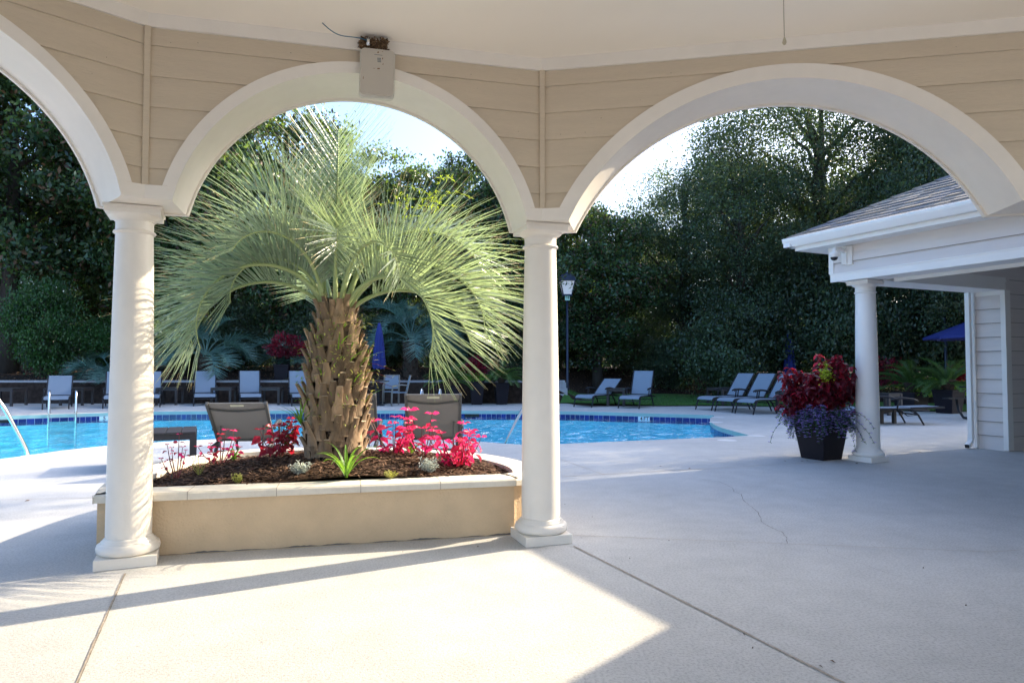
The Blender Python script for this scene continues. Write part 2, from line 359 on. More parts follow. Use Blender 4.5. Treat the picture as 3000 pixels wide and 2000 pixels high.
for (P_q, a_q, L_q) in ((P1, A_B, LB), (P2, A_C, LC), (P0, A_A, LA)):
    Wq = wallframe(P_q, a_q); b = MB()
    for k in range(26):
        s_ = random.uniform(.06, L_q - .06); z_ = random.choice(COURSES[1:-1]) + random.uniform(.02, .05) + random.choice((0, 0, .08)); cs_ = L_q / 2; rr_ = 1.25 if L_q < 3 else 1.68; cz_ = 2.008 if L_q < 3 else 1.58
        if (s_ - cs_) ** 2 + (z_ - cz_) ** 2 < rr_ ** 2: continue
        w_ = random.uniform(.002, .0035); b.add([Wq(s_ - w_, -.0165, z_), Wq(s_, -.0165, z_ - w_), Wq(s_ + w_, -.0165, z_), Wq(s_, -.0165, z_ + w_)], [(0, 1, 2, 3)])
    b.build('nail_heads', M_crack, gaz, fixn=False)['kind'] = 'stuff'
# corner boards of the inner corners
for P, a0, a1 in ((P1, A_A, A_B), (P2, A_B, A_C), (P3, A_C, A_D)):
    c = P - dirv((a0 + a1) / 2 + 90) * .012
    MB().box((c.x, c.y, (H1 + ZB) / 2), (.036, .036, ZB - H1), R((a0 + a1) / 2)).build('corner_board', M_siding, gaz, bevel=.004)
# solid wall D on the right
W = wallframe(P3, A_D); b = MB()
z = 0
while z < ZB - .02:
    z1 = min(z + .19, ZB + .005)
    b.add([W(0, -.014, z), W(2.6, -.014, z), W(2.6, -.002, z1), W(0, -.002, z1)], [(0, 1, 2, 3)]); b.add([W(0, -.014, z), W(2.6, -.014, z), W(2.6, 0, z), W(0, 0, z)], [(0, 1, 2, 3)]); z = z1
b.add([W(.5, TH, 0), W(3, TH, 0), W(3, TH, ZC), W(.5, TH, ZC)], [(0, 1, 2, 3)])
b.build('siding', M_siding, gaz, fixn=False)
# ceiling and roof over it
n_ = lambda a: dirv(a + 90)
poly = [(P0 + dirv(A_A) * -1.2 + n_(A_A) * .9), P1 + n_((A_A + A_B) / 2) * .95, P2 + n_((A_B + A_C) / 2) * .95, P3 + n_((A_C + A_D) / 2) * .95, P4 + n_(A_D) * .95, Vector((6.4, -3.2, 0)), Vector((-5.6, -3.2, 0)), Vector((-5.9, .6, 0))]
MB().prism(poly, ZC, ZC + .16).build('ceiling', M_ceil, gaz)
rf = MB(); ap = Vector((0, .6, 5.0)); big = [Vector((p.x * 1.05, p.y * 1.04, ZC + .165)) for p in poly]
rf.add([ap] + big, [(0, 1 + i, 1 + (i + 1) % len(big)) for i in range(len(big))]); rf.build('roof', M_shingle, gaz)

def column(C, rz, H, rb=.142, rt=.119, parent=gaz, m=M_white):
    sh = MB(); prof = []
    for k in range(13):
        t = k / 12; prof.append((rb + (rt - rb) * (t ** 1.7), .165 + (H - .15 - .165) * t))
    sh.lathe(prof, C, 48); o = autosmooth(sh.build('column', m, parent))
    zt = H
    MB().frustum(C, .348, .348, 0, .066, rz).build('plinth', m, o, bevel=.003)
    MB().lathe([(rb + .028, .066), (rb + .047, .078), (rb + .052, .1), (rb + .045, .124), (rb + .028, .132), (rb + .024, .137), (rb + .024, .143), (rb + .012, .148), (rb + .012, .155), (rb, .168)], C, 48).build('base_moulding', m, o, smooth=True)
    autosmooth(MB().lathe([(rt, zt - .16), (rt + .011, zt - .155), (rt + .016, zt - .147), (rt + .011, zt - .138), (rt + .001, zt - .134), (rt + .001, zt - .078), (rt + .008, zt - .076), (rt + .009, zt - .07), (rt + .02, zt - .066), (rt + .035, zt - .056), (rt + .046, zt - .04), (.1, zt - .039)], C, 48).build('capital', m, o), 50)
    MB().frustum(C, .318, .318, zt - .043, zt - .012, rz).frustum(C, .336, .336, zt - .013, zt + .008, rz).build('abacus', m, o, bevel=.002)
    return o
column(C1, R(24), H0, rb=.133, rt=.110); column(C2, R(18), H0, rb=.139, rt=.115); column(C3g, R(-20), H0); column(C0, R(30), H0)
for p in ((-5.3, -.2), (-5.2, -2.9), (5.9, -2.9)): column(Vector((*p, 0)), 0, H0 + 1.1)

# things fixed to the gazebo
W = wallframe(P1, A_B)
def rrect(w, h, r, n=6):
    out = []
    for cx, cz, a0 in ((w / 2 - r, h / 2 - r, 0), (-w / 2 + r, h / 2 - r, 90), (-w / 2 + r, -h / 2 + r, 180), (w / 2 - r, -h / 2 + r, 270)):
        out += [(cx + r * math.cos(R(a0 + 90 * k / n)), cz + r * math.sin(R(a0 + 90 * k / n))) for k in range(n + 1)]
    return out
def plate(mb, c, ax, ay, an, poly, d0, d1):
    vs = [c + ax * x + ay * y + an * d0 for x, y in poly] + [c + ax * x + ay * y + an * d1 for x, y in poly]; n = len(poly)
    mb.add(vs, [tuple(range(n)), tuple(range(n, 2 * n))[::-1]] + [(i, (i + 1) % n, n + (i + 1) % n, n + i) for i in range(n)])
rc = W(1.375, -.075, 3.145); axx = dirv(A_B); nn = -dirv(A_B + 90)
tl = R(5); up = Vector((0, 0, 1)) * math.cos(tl) - nn * math.sin(tl); no = nn * math.cos(tl) + Vector((0, 0, 1)) * math.sin(tl)
up2 = (up + axx * .03).normalized()
rt_ = empty('wireless_router', rc, 0, 'beige plastic wireless box with rust spots mounted above the middle arch', 'router')
def loc(mb, name, m, par, **k):
    o = mb.build(name, m, None, **k); o.parent = par; o.matrix_parent_inverse = Matrix.Translation(-Vector(par.location)); return o
b = MB(); plate(b, rc, axx, up2, no, rrect(.225, .335, .03), -.022, .004); loc(b, 'back_shell', M_router2, rt_)
b = MB(); plate(b, rc + up2 * .006, axx, up2, no, rrect(.21, .315, .026), .004, .018); loc(b, 'front_cover', M_router, rt_, bevel=.003)
b = MB()
for i in range(3):
    for j in range(3): plate(b, rc + up2 * (.098 - j * .011) + axx * (.0 + i * .008 + j * .001), axx, up2, no, [(-.003, -.004), (.003, -.0035), (.003, .004), (-.003, .0035)], .018, .0188)
plate(b, rc + up2 * .122 + axx * .002, axx, up2, no, [(-.026, -.0016), (.026, -.0016), (.026, .0016), (-.026, .0016)], .018, .0186)
loc(b, 'status_marks', mat('mark_grey', (.12, .16, .18)), rt_)
b = MB()
for x, y, w, h in ((.0, .14, .012, .010), (.028, .148, .006, .004), (.03, .10, .006, .014), (.034, .062, .005, .011), (.006, .028, .018, .009), (-.018, .026, .004, .004), (-.026, .026, .004, .004), (-.088, -.045, .004, .02)):
    plate(b, rc + axx * x + up2 * y, axx, up2, no, [(-w / 2, -h / 2), (w / 2, -h * .3), (w * .4, h / 2), (-w * .3, h * .3)], .0182, .0192)
loc(b, 'rust_spot', mat('rust', (.20, .09, .03), .9), rt_)
MBb = MB(); MBb.bar(rc + up2 * .05 - no * .02, W(1.375, -.0, 3.19), .05, .05); loc(MBb, 'wall_bracket', M_dark, rt_)
# wasp and twig nest on top of it
random.seed(4); b = MB(); nc = W(1.35, -.045, 3.355)
for k in range(420):
    p = nc + axx * random.uniform(-.088, .088) + Vector((0, 0, random.uniform(-.035, .022))) + nn * random.uniform(-.03, .045)
    d = Vector((random.gauss(0, 1), random.gauss(0, 1), random.gauss(0, .7))).normalized() * random.uniform(.006, .02)
    b.bar(p - d, p + d, random.uniform(.003, .009), random.uniform(.002, .006))
tag(b.build('wasp_nest', M_nest, fixn=False), 'brown crumbling twig and mud nest on top of the wall box', 'nest')
b = MB(); c0 = W(1.03, -.16, ZC - .004); c1 = W(1.315, -.1, 3.345)
pts = [c0.lerp(c1, t) + Vector((0, 0, -.028 * math.sin(math.pi * t) - .012 * math.sin(2 * math.pi * t))) for t in [k / 16 for k in range(17)]]
cb = b.tube(pts, .0028, 6).build('network_cable', M_cable, None, smooth=True); tag(cb, 'thin blue cable drooping from the ceiling to the wall box', 'cable')
MB().tube([c1 + Vector((0, 0, .012)), c1 - Vector((0, 0, .03))], .012, 10).build('connector', M_steel, cb, smooth=True)
# pull cord
pc = Dp(2292, 2, 2.6); q = Dp(2298, 117, 2.6)
b = MB(); b.tube([Vector((pc.x, pc.y, ZC)), Vector((q.x, q.y, q.z))], .0018, 6); po = b.build('pull_cord', M_cord); tag(po, 'thin pull cord with a small wooden knob hanging from the ceiling', 'pull cord')
MB().lathe([(.001, .006), (.004, .0), (.0075, -.012), (.008, -.018), (.005, -.025), (.001, -.027)], (q.x, q.y, q.z + .006), 12).build('knob', mat('wood_knob', (.42, .36, .24)), po, smooth=True)

# ------------------------------------------------------------------ deck, pool, ground
far = [(-1100, 1262), (-500, 1236), (-200, 1225), (0, 1218.7), (150, 1213.5), (300, 1209), (440, 1205.5), (700, 1203), (1000, 1202), (1350, 1202.5), (1642, 1204), (1875, 1209.6), (2020, 1213.5), (2092, 1216),
       (2083, 1222), (2080, 1229), (2083, 1236), (2092, 1243), (2116, 1253), (2150, 1262.5), (2196, 1274.5)]
near = [(2147, 1278), (2000, 1284.6), (1800, 1292.5), (1642, 1299.5), (1530, 1302), (1383, 1291), (1250, 1284), (1096, 1279), (790, 1280), (580, 1288), (437, 1296), (300, 1306), (180, 1319), (74, 1334.5), (0, 1344), (-300, 1385), (-700, 1420)]
POOL = [G(*p) for p in far + near]
def refine(L):
    out = []
    n = len(L)
    for i in range(n):
        p0, p1, p2, p3 = L[i - 1], L[i], L[(i + 1) % n], L[(i + 2) % n]
        sharp = i in (20, 19) 
        k = max(1, min(12, int((p2 - p1).length / .35)))
        for j in range(k):
            t = j / k
            if sharp or i == len(L) - 1 or i == 0 or i == len(L) - 2: out.append(p1.lerp(p2, t))
            else: out.append(.5 * ((2 * p1) + (p2 - p0) * t + (2 * p0 - 5 * p1 + 4 * p2 - p3) * t * t + (3 * p1 - p0 - 3 * p2 + p3) * t ** 3))
    return out
POOLR = refine(POOL)
deckout = [Vector(p + (0,)) for p in ((-30, -12), (30, -12), (30, 17.5), (20, 18), (14, 18.5), (10.5, 19), (8.6, 20.8), (6.6, 21.5), (4.7, 21.3), (2.7, 21.9), (1.75, 22.9), (-30, 22.9))]
tr = tessellate_polygon([deckout, POOLR]); al = deckout + POOLR
b = MB(); b.add(al, [tuple(t) for t in tr]); o = b.build('pool_deck', M_conc, fixn=False); tag(o, kind='structure')
for p in o.data.polygons:
    pass
n = len(POOLR)
zv = lambda z: [Vector((p.x, p.y, z)) for p in POOLR + POOLR[:1]]
LIP, WL = -.085, -.18
MB().strip(zv(0), zv(LIP)).build('pool_coping', M_aqua, fixn=False)['kind'] = 'structure'
b = MB(); b.strip(zv(LIP), zv(-.26), 0); b.strip(zv(-.26), zv(-1.3), 1)
b.add([Vector((p.x, p.y, -1.3)) for p in POOLR], [tuple(t) for t in tessellate_polygon([POOLR])], 1)
b.build('pool_basin', [M_grout, M_basin], fixn=False)['kind'] = 'structure'
# tiles
b = MB(); cen = Vector((-3, 15, 0)); acc = 0
for i in range(n):
    p, q2 = POOLR[i], POOLR[(i + 1) % n]; L_ = (q2 - p).length; k = max(1, round(L_ / .152)); d = (q2 - p) / k
    nrm = Vector((-(q2 - p).y, (q2 - p).x, 0)).normalized()
    mid = (p + q2) / 2
    if (mid + nrm * .1 - cen).length > (mid - nrm * .1 - cen).length and i < 70: nrm = -nrm
    g_ = .005
    for j in range(k):
        a_ = p + d * j + d.normalized() * g_; c_ = p + d * (j + 1) - d.normalized() * g_
        for s_ in (1, -1):
            o_ = nrm * .003 * s_
            b.add([a_ + o_ + Vector((0, 0, -.25)), c_ + o_ + Vector((0, 0, -.25)), c_ + o_ + Vector((0, 0, LIP - .006)), a_ + o_ + Vector((0, 0, LIP - .006))], [(0, 1, 2, 3)])
b.build('pool_tile_band', M_tile, fixn=False)['kind'] = 'structure'
b = MB(); b.add([Vector((p.x, p.y, WL)) for p in POOLR], [tuple(t) for t in tessellate_polygon([POOLR])]); b.build('water', M_water, fixn=False)['kind'] = 'structure'

def terrain_z(x, y):
    w = min(1, max(0, (x - .9) / 1.8)); w = w * w * (3 - 2 * w)
    # left: terrace behind the wall
    zl = -.06 if y < 23.15 else .72 + min(.5, max(0, (y - 23.2)) * .085) 
    t = min(1, max(0, (y - 25.6) / 6)); zr = -.012 + .0 * y + min(.16, max(0, (y - 21)) * .035) + 1.0 * t * t * (3 - 2 * t) if x < 8 else -.012 + min(.9, max(0, y - 20) * .12)
    if x >= 8:
        u = min(1, (x - 8) / 3); zz = -.012 + min(.16, max(0, (y - 21)) * .035) + 1.0 * t * t * (3 - 2 * t); zr = zz * (1 - u) + zr * u
    return zl * (1 - w) + zr * w
b = MB(); xs = [-70 + 2 * i for i in range(27)] + [-17 + .5 * i for i in range(85)] + [26 + 2 * i for i in range(28)]
ys = [17.4 + .5 * i for i in range(11)] + [23.0, 23.15, 23.2, 23.5] + [24 + .5 * i for i in range(24)] + [38, 44, 60, 120, 400]
random.seed(1)
vs = [(x, y, terrain_z(x, y) + (random.uniform(-.025, .025) if y > 23.3 else 0)) for y in ys for x in xs]; nx = len(xs)
vs = [(x, y, (z if not (x < 1.7 and y < 23.1) else -.05)) for x, y, z in vs]
vs = [(x, y, -1.5 if (x < 9 and y < 20.95) else (min(z, -.03) if y < 19 else z)) for x, y, z in vs]
b.add(vs, [(j * nx + i, j * nx + i + 1, (j + 1) * nx + i + 1, (j + 1) * nx + i) for j in range(len(ys) - 1) for i in range(nx - 1)])
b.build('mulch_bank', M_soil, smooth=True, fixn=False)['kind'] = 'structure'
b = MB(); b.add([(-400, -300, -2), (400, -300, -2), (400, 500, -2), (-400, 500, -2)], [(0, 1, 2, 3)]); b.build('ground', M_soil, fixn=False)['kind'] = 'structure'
# lawn strip, a sheet just above the bank
def lawn(poly_fn, x0, x1, nx_, name='lawn'):
    b = MB(); rows = 10; vs = []
    for i in range(nx_ + 1):
        x = x0 + (x1 - x0) * i / nx_; ya, yb = poly_fn(x)
        for j in range(rows + 1):
            y = ya + (yb - ya) * j / rows; vs.append((x, y, terrain_z(x, y) + .03))
    b.add(vs, [(i * (rows + 1) + j, (i + 1) * (rows + 1) + j, (i + 1) * (rows + 1) + j + 1, i * (rows + 1) + j + 1) for i in range(nx_) for j in range(rows)])
    b.build(name, M_grass, smooth=True, fixn=False)['kind'] = 'structure'
def edge_y(x):
    E_ = [(1.3, 23.3), (1.75, 22.9), (2.7, 21.9), (4.7, 21.3), (6.6, 21.5), (8.6, 20.8), (10.5, 19), (14, 18.5), (20, 18), (30, 17.5)]
    for (a, ya), (c, yc) in zip(E_, E_[1:]):
        if a <= x <= c: return ya + (yc - ya) * (x - a) / (c - a)
    return 23.3 if x < 1.3 else 17.5
lawn(lambda x: (edge_y(x) + .01, 26.1 - .35 * max(0, x - 6)), 1.5, 9.5, 30)
lawn(lambda x: (edge_y(x) + .01, edge_y(x) + 2.2), 9.52, 24, 30)
random.seed(9); b = MB()                       # grass blades along the visible lawn
for k in range(9000):
    x = random.uniform(1.7, 16); y = edge_y(x) + random.random() ** 1.4 * 4
    if x > 9.5 and y > edge_y(x) + 2.1: continue
    z = terrain_z(x, y) + .03; h = random.uniform(.03, .07); a = random.uniform(0, 6.28); w = .006
    b.add([(x - w * math.cos(a), y - w * math.sin(a), z), (x + w * math.cos(a), y + w * math.sin(a), z), (x + random.gauss(0, .015), y + random.gauss(0, .015), z + h)], [(0, 1, 2)])
M_blade = mat('grass_blade', (.06, .17, .025), .7, trans=.3, tcol=(.12, .3, .03), island=.4)
tag(b.build('grass', M_blade, fixn=False), 'short green lawn strip beyond the far pool deck', 'grass', kind='stuff')

# expansion joints and cracks, thin sheets on the slab
def strip_on(name, pts, w, m, z=.004, jit=0):
    b = MB(); A = []; B = []
    for i, p in enumerate(pts):
        d = (pts[min(i + 1, len(pts) - 1)] - pts[max(i - 1, 0)]).normalized(); nr = Vector((-d.y, d.x, 0)); ww = w * (1 + random.uniform(-jit, jit))
        A.append(Vector((p.x, p.y, z)) + nr * ww / 2); B.append(Vector((p.x, p.y, z)) - nr * ww / 2)
    b.strip(A, B); o = b.build(name, m, fixn=False); o['kind'] = 'structure'; return o
def seg(a, c, n=24, j=0): 
    return [a.lerp(c, t / n) + Vector((random.uniform(-j, j), random.uniform(-j, j), 0)) for t in range(n + 1)]
random.seed(3)
M_jointshadow = mat('joint_shadow', (.14, .11, .08), .95)
for a, c, w in (((1680, 1600), (2500, 2015), .010), ((366, 1680), (215, 2025), .010), ((1650, 1567), (2908, 1617), .006), ((2615, 1334), (2865, 1313), .012), ((2480, 1349), (1650, 1396), .011),
                ((0, 1464), (290, 1457), .008), ((1642, 1345), (1770, 1391), .008), ((2770, 1395), (2860, 1412), .006), ((2908, 1617), (2992, 1611), .006), ((2860, 1412), (2990, 1425), .005), ((1960, 1378), (2210, 1370), .006)):
    strip_on('expansion_joint_or_shade', seg(G(*a), G(*c), 40, .0012), w, M_joint, jit=.25)
    if w == .010: strip_on('expansion_joint_or_shade', [p + Vector((.005, .001, 0)) for p in seg(G(*a), G(*c), 40, .0012)], .002, M_jointshadow, z=.006, jit=.6)  # narrow dark strip paints shade along one edge of the joint
cr = [(2050, 1404), (2110, 1412), (2145, 1428), (2150, 1440), (2172, 1448), (2180, 1468), (2205, 1488), (2222, 1502), (2232, 1530), (2262, 1546), (2292, 1560), (2305, 1575), (2308, 1596)]
pts = []
for p, q2 in zip(cr, cr[1:]): pts += seg(G(*p), G(*q2), 5, .006)[:-1]
strip_on('slab_crack', pts, .0035, M_crack, jit=.5)
cr = [(2420, 1604), (2425, 1620), (2520, 1650), (2600, 1680), (2680, 1700), (2730, 1712)]
pts = []
for p, q2 in zip(cr, cr[1:]): pts += seg(G(*p), G(*q2), 8, .006)[:-1]
strip_on('slab_crack', pts, .0015, M_crack, jit=.5)
# fallen leaves and crumbs on the slab
random.seed(12)
for (px, py, s_) in ((2180, 1860, .018), (2405, 1955, .02), (2440, 1940, .025), (2830, 1775, .014), (2705, 1665, .011), (1845, 1637, .011), (1735, 1515, .01), (1655, 1478, .008), (2350, 1352, .05), (2365, 1350, .04), (2300, 1351, .04), (2695, 1325, .05), (2510, 1358, .05), (80, 1467, .05), (2205, 1900, .01), (1960, 1585, .01), (2020, 1373, .04), (1935, 1366, .035), (1400, 1602, .012), (1180, 1618, .01)):
    p = G(px, py); b = MB(); a = random.uniform(0, 3.14); d = Vector((math.cos(a), math.sin(a), 0)) * s_ * .6; e = Vector((-d.y, d.x, 0)) * .45
    z = Vector((0, 0, .004))
    b.add([p - d + z, p + e + z * 2, p + d + z * 1.5, p - e + z, p + z * (3)], [(0, 1, 4), (1, 2, 4), (2, 3, 4), (3, 0, 4)])
    b.build('fallen_leaf', M_soilchip if s_ > .02 else M_crack, fixn=False)
LEAVES = [o for o in COL.objects if o.name.startswith('fallen_leaf')]
LW = ['at the bottom of the photo left of the long joint', 'largest of the two beside the long joint at bottom right', 'on the long joint at bottom right', 'alone at the lower right', 'right of the crack below the cross joint', 'small one near the tip of the sunlit patch', 'close to the middle column base, upper one', 'beside the shaft of the middle column', 'left of the flower pot, nearer the pot', 'between the flower pot and the column plinth', 'just under the big flower pot', 'on the joint left of the downspout', 'right at the plinth of the pool house column', 'on the sunlit deck at far left', 'low down between joint and sunlit patch', 'on the slab above the cross joint', 'on the far joint left of the crack', 'just above the far joint', 'at the planter foot near the middle column', 'at the planter foot near its centre']
for o, w_ in zip(LEAVES, LW): tag(o, 'tiny brown leaf fragment ' + w_, 'leaf', 'leaf litter on the slab')

# tile signs with depth
def text(txt, size, loc_, rot, m, parent, ext=.0015):
    cu = bpy.data.curves.new('lettering', 'FONT'); cu.body = txt; cu.size = size; cu.extrude = ext; cu.align_x = 'CENTER'; cu.align_y = 'CENTER'; cu.materials.append(m)
    cu.offset = size * .012
    t_ = bpy.data.objects.new('lettering', cu); me = bpy.data.meshes.new_from_object(t_); bpy.data.objects.remove(t_)
    if not me.materials: me.materials.append(m)
    o = bpy.data.objects.new('lettering', me); COL.objects.link(o); o.location = loc_; o.rotation_euler = rot; o.parent = parent; return o
def nearest_wall(px, py):
    g = G(px, py); best = None
    for i in range(n):
        p, q2 = POOLR[i], POOLR[(i + 1) % n]; d = q2 - p; t = max(0, min(1, (g - p).dot(d) / max(1e-6, d.length_squared))); c = p + d * t
        if best is None or (c - g).length < best[0]: best = ((c - g).length, c, d.normalized())
    d = best[2]; d = d if d.x > 0 else -d
    return best[1], d
for px, py, tx, lab in ((1886, 1210, '4 FT', 'white tile depth marker reading 4 FT on the far pool wall'), (318, 1208, '5 FT', 'white tile depth marker reading 5 FT beside the left column')):
    c, d = nearest_wall(px, py); nrm = Vector((d.y, -d.x, 0)); wd = .31 if tx[0] == '4' else .42
    e = empty('depth_marker', c + nrm * .006 + Vector((0, 0, -.135)), math.atan2(d.y, d.x), lab, 'depth marker')
    MB().box((0, 0, -.02), (wd, .006, .13)).build('tile_plate', M_sign, e)
    text(tx[0], .135, (-wd * .22, -.005, -.012), (math.pi / 2, 0, 0), M_text, e); text('FT', .135, (wd * .2, -.005, -.012), (math.pi / 2, 0, 0), M_text, e)
for px, py, lab in ((1382, 1203, 'dark skimmer slot in the tile band of the far pool wall'), (10, 1218, 'dark skimmer slot at the left end of the tile band')):
    c, d = nearest_wall(px, py); nrm = Vector((d.y, -d.x, 0)); b = MB()
    b.box((0, .0, 0), (.40, .02, .018)).box((0, 0, -.07), (.40, .02, .01)).box((-.2, 0, -.035), (.012, .02, .08)).box((.2, 0, -.035), (.012, .02, .08)).box((0, .006, -.035), (.39, .006, .07))
    o = b.build('skimmer_opening', M_black); o.location = c + nrm * .012 + Vector((0, 0, -.1)); o.rotation_euler = (0, 0, math.atan2(d.y, d.x)); tag(o, lab, 'skimmer')
# deck paint markings near the pool corner
M_mark = mat('deck_marking', (.63, .63, .62), .6)
for (px, py) in ((2130, 1290), (2215, 1277), (2105, 1223), (2098, 1237), (100, 1335)):
    g = G(px, py); b = MB()
    b.add([g + Vector((.16 * math.cos(a), .16 * math.sin(a), .004)) for a in [k * math.pi / 10 for k in range(20)]], [tuple(range(20))])
    o = b.build('deck_marker', M_mark, fixn=False); o['kind'] = 'structure'

# ------------------------------------------------------------------ planter with the palm
FR = [(-2.60, 4.30), (-2.379, 4.46), (-1.629, 4.66), (-.493, 4.955), (.04, 5.10)]
front = [Vector((-2.72, 4.33, 0)), Vector((.02, 5.055, 0))]
outer = [(-2.69, 4.415), (.03, 5.07), (.24, 5.30), (.20, 5.75), (-.02, 6.2), (-.32, 6.55), (-.75, 6.82), (-1.3, 7.0), (-1.9, 7.05), (-2.45, 6.95), (-2.85, 6.65), (-3.02, 6.15), (-3.02, 5.5), (-2.93, 4.95)]
def smooth_closed(L, sharp=(), k=5):
    L = [Vector((x, y, 0)) for x, y in L]; n = len(L); out = []
    for i in range(n):
        p0, p1, p2, p3 = L[i - 1], L[i], L[(i + 1) % n], L[(i + 2) % n]
        if i in sharp:
            for j in range(k * 2): out.append(p1.lerp(p2, j / (k * 2)))
            continue
        if (i - 1) % n in sharp: p0 = p1
        if (i + 1) % n in sharp: p3 = p2
        for j in range(k):
            t = j / k; out.append(.5 * ((2 * p1) + (p2 - p0) * t + (2 * p0 - 5 * p1 + 4 * p2 - p3) * t * t + (3 * p1 - p0 - 3 * p2 + p3) * t ** 3))
    return out
OUT = smooth_closed(outer, (0,))
def inset(L, d):
    n = len(L); out = []
    for i in range(n):
        t = (L[(i + 1) % n] - L[i - 1]).normalized(); out.append(L[i] + Vector((-t.y, t.x, 0)) * d)
    return out
wallo = inset(OUT, .045); walli = inset(OUT, .22); copi = inset(OUT, .245)
pl = empty('raised_planter', (0, 0, 0), 0, 'tan stucco raised planter with cream coping between the two front columns', 'planter')
b = MB(); cl = lambda L, z: [Vector((p.x, p.y, z)) for p in L + L[:1]]
b.strip(cl(wallo, 0), cl(wallo, .368)); b.strip(cl(walli, .1), cl(walli, .368)); b.build('stucco_wall', M_stucco, pl, fixn=False)
b = MB(); n2 = len(OUT)
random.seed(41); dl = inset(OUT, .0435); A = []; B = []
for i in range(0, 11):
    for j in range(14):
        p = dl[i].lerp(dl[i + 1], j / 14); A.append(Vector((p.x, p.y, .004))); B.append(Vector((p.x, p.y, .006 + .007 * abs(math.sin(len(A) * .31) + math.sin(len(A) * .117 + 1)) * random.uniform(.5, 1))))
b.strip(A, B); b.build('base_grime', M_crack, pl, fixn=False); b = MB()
def cop(i0, i1):
    b = MB(); seq = [i % n2 for i in range(i0, i1 + 1)]
    f = lambda L, z: [Vector((L[i].x, L[i].y, z)) for i in seq]
    ins = inset(OUT, .012)
    b.strip(f(wallo, .364), f(OUT, .368)); b.strip(f(OUT, .368), f(OUT, .408)); b.strip(f(OUT, .408), f(ins, .42)); b.strip(f(ins, .42), f(copi, .42)); b.strip(f(copi, .42), f(copi, .364))
    return b
lens = [0]
for i in range(n2): lens.append(lens[-1] + (OUT[(i + 1) % n2] - OUT[i]).length)
# coping stones: cut into lengths
cut = 0; start = 0; stones = []
for i in range(1, n2 + 1):
    lim = .26 if False else (.55 if start else .56)
    if lens[i] - lens[start] >= .5 or i == n2: stones.append((start, i)); start = i
allc = MB()
for (i0, i1) in stones:
    c_ = cop(i0, i1); allc.add(c_.v, c_.f)
    p = OUT[i1 % n2]; q2 = copi[i1 % n2]; t = (OUT[(i1 + 1) % n2] - OUT[i1 - 1]).normalized() * .002
    pin = inset(OUT, -.0015)[i1 % n2]
    allc.add([pin - t + Vector((0, 0, .366)), pin + t + Vector((0, 0, .366)), pin + t + Vector((0, 0, .4215)), pin - t + Vector((0, 0, .4215)), q2 + t + Vector((0, 0, .4215)), q2 - t + Vector((0, 0, .4215))], [(0, 1, 2, 3), (3, 2, 4, 5)], 1)
co = allc.build('coping', [M_coping, M_joint], pl, fixn=False)
autosmooth(co, 50)
PC = Vector((-1.48, 5.75, 0))
def mz(x, y):
    r = math.hypot((x + 1.4) / 1.35, (y - 5.75) / 1.15); return .375 + .13 * max(0, 1 - r * r)
b = MB(); rings = 14; vs = []; random.seed(2)
for k in range(rings + 1):
    for p in walli:
        q2 = Vector((-1.4, 5.75, 0)).lerp(p, k / rings) if k < rings else p
        vs.append((q2.x, q2.y, mz(q2.x, q2.y) + random.uniform(-.008, .008)))
b.add(vs, [(k * n2 + i, k * n2 + (i + 1) % n2, (k + 1) * n2 + (i + 1) % n2, (k + 1) * n2 + i) for k in range(rings) for i in range(n2)])
b.build('mulch_surface', M_mulch, pl, smooth=True, fixn=False)
random.seed(5); b = MB()
def inpoly(x, y, L):
    c = False; j = len(L) - 1
    for i in range(len(L)):
        if (L[i].y > y) != (L[j].y > y) and x < (L[j].x - L[i].x) * (y - L[i].y) / (L[j].y - L[i].y) + L[i].x: c = not c
        j = i
    return c
cnt = 0
while cnt < 9000:
    x = random.uniform(-3, .3); y = random.uniform(4.4, 7)
    if not inpoly(x, y, walli): continue
    if y > 6.2 and random.random() < .6: continue
    cnt += 1; a = random.uniform(0, 6.28); l = random.uniform(.008, .03); w = random.uniform(.003, .008); z = mz(x, y) + random.uniform(-.002, .014)
    d = Vector((math.cos(a), math.sin(a), random.uniform(-.4, .4))).normalized() * l; e = Vector((-math.sin(a), math.cos(a), random.uniform(-.6, .6))) * w; c = Vector((x, y, z))
    b.add([c - d - e, c + d - e * .5, c + d * 1.1 + e, c - d * .9 + e], [(0, 1, 2, 3)])
tag(b.build('bark_mulch', M_chip, fixn=False), 'dark shredded bark mulch filling the raised planter', 'mulch', kind='stuff')

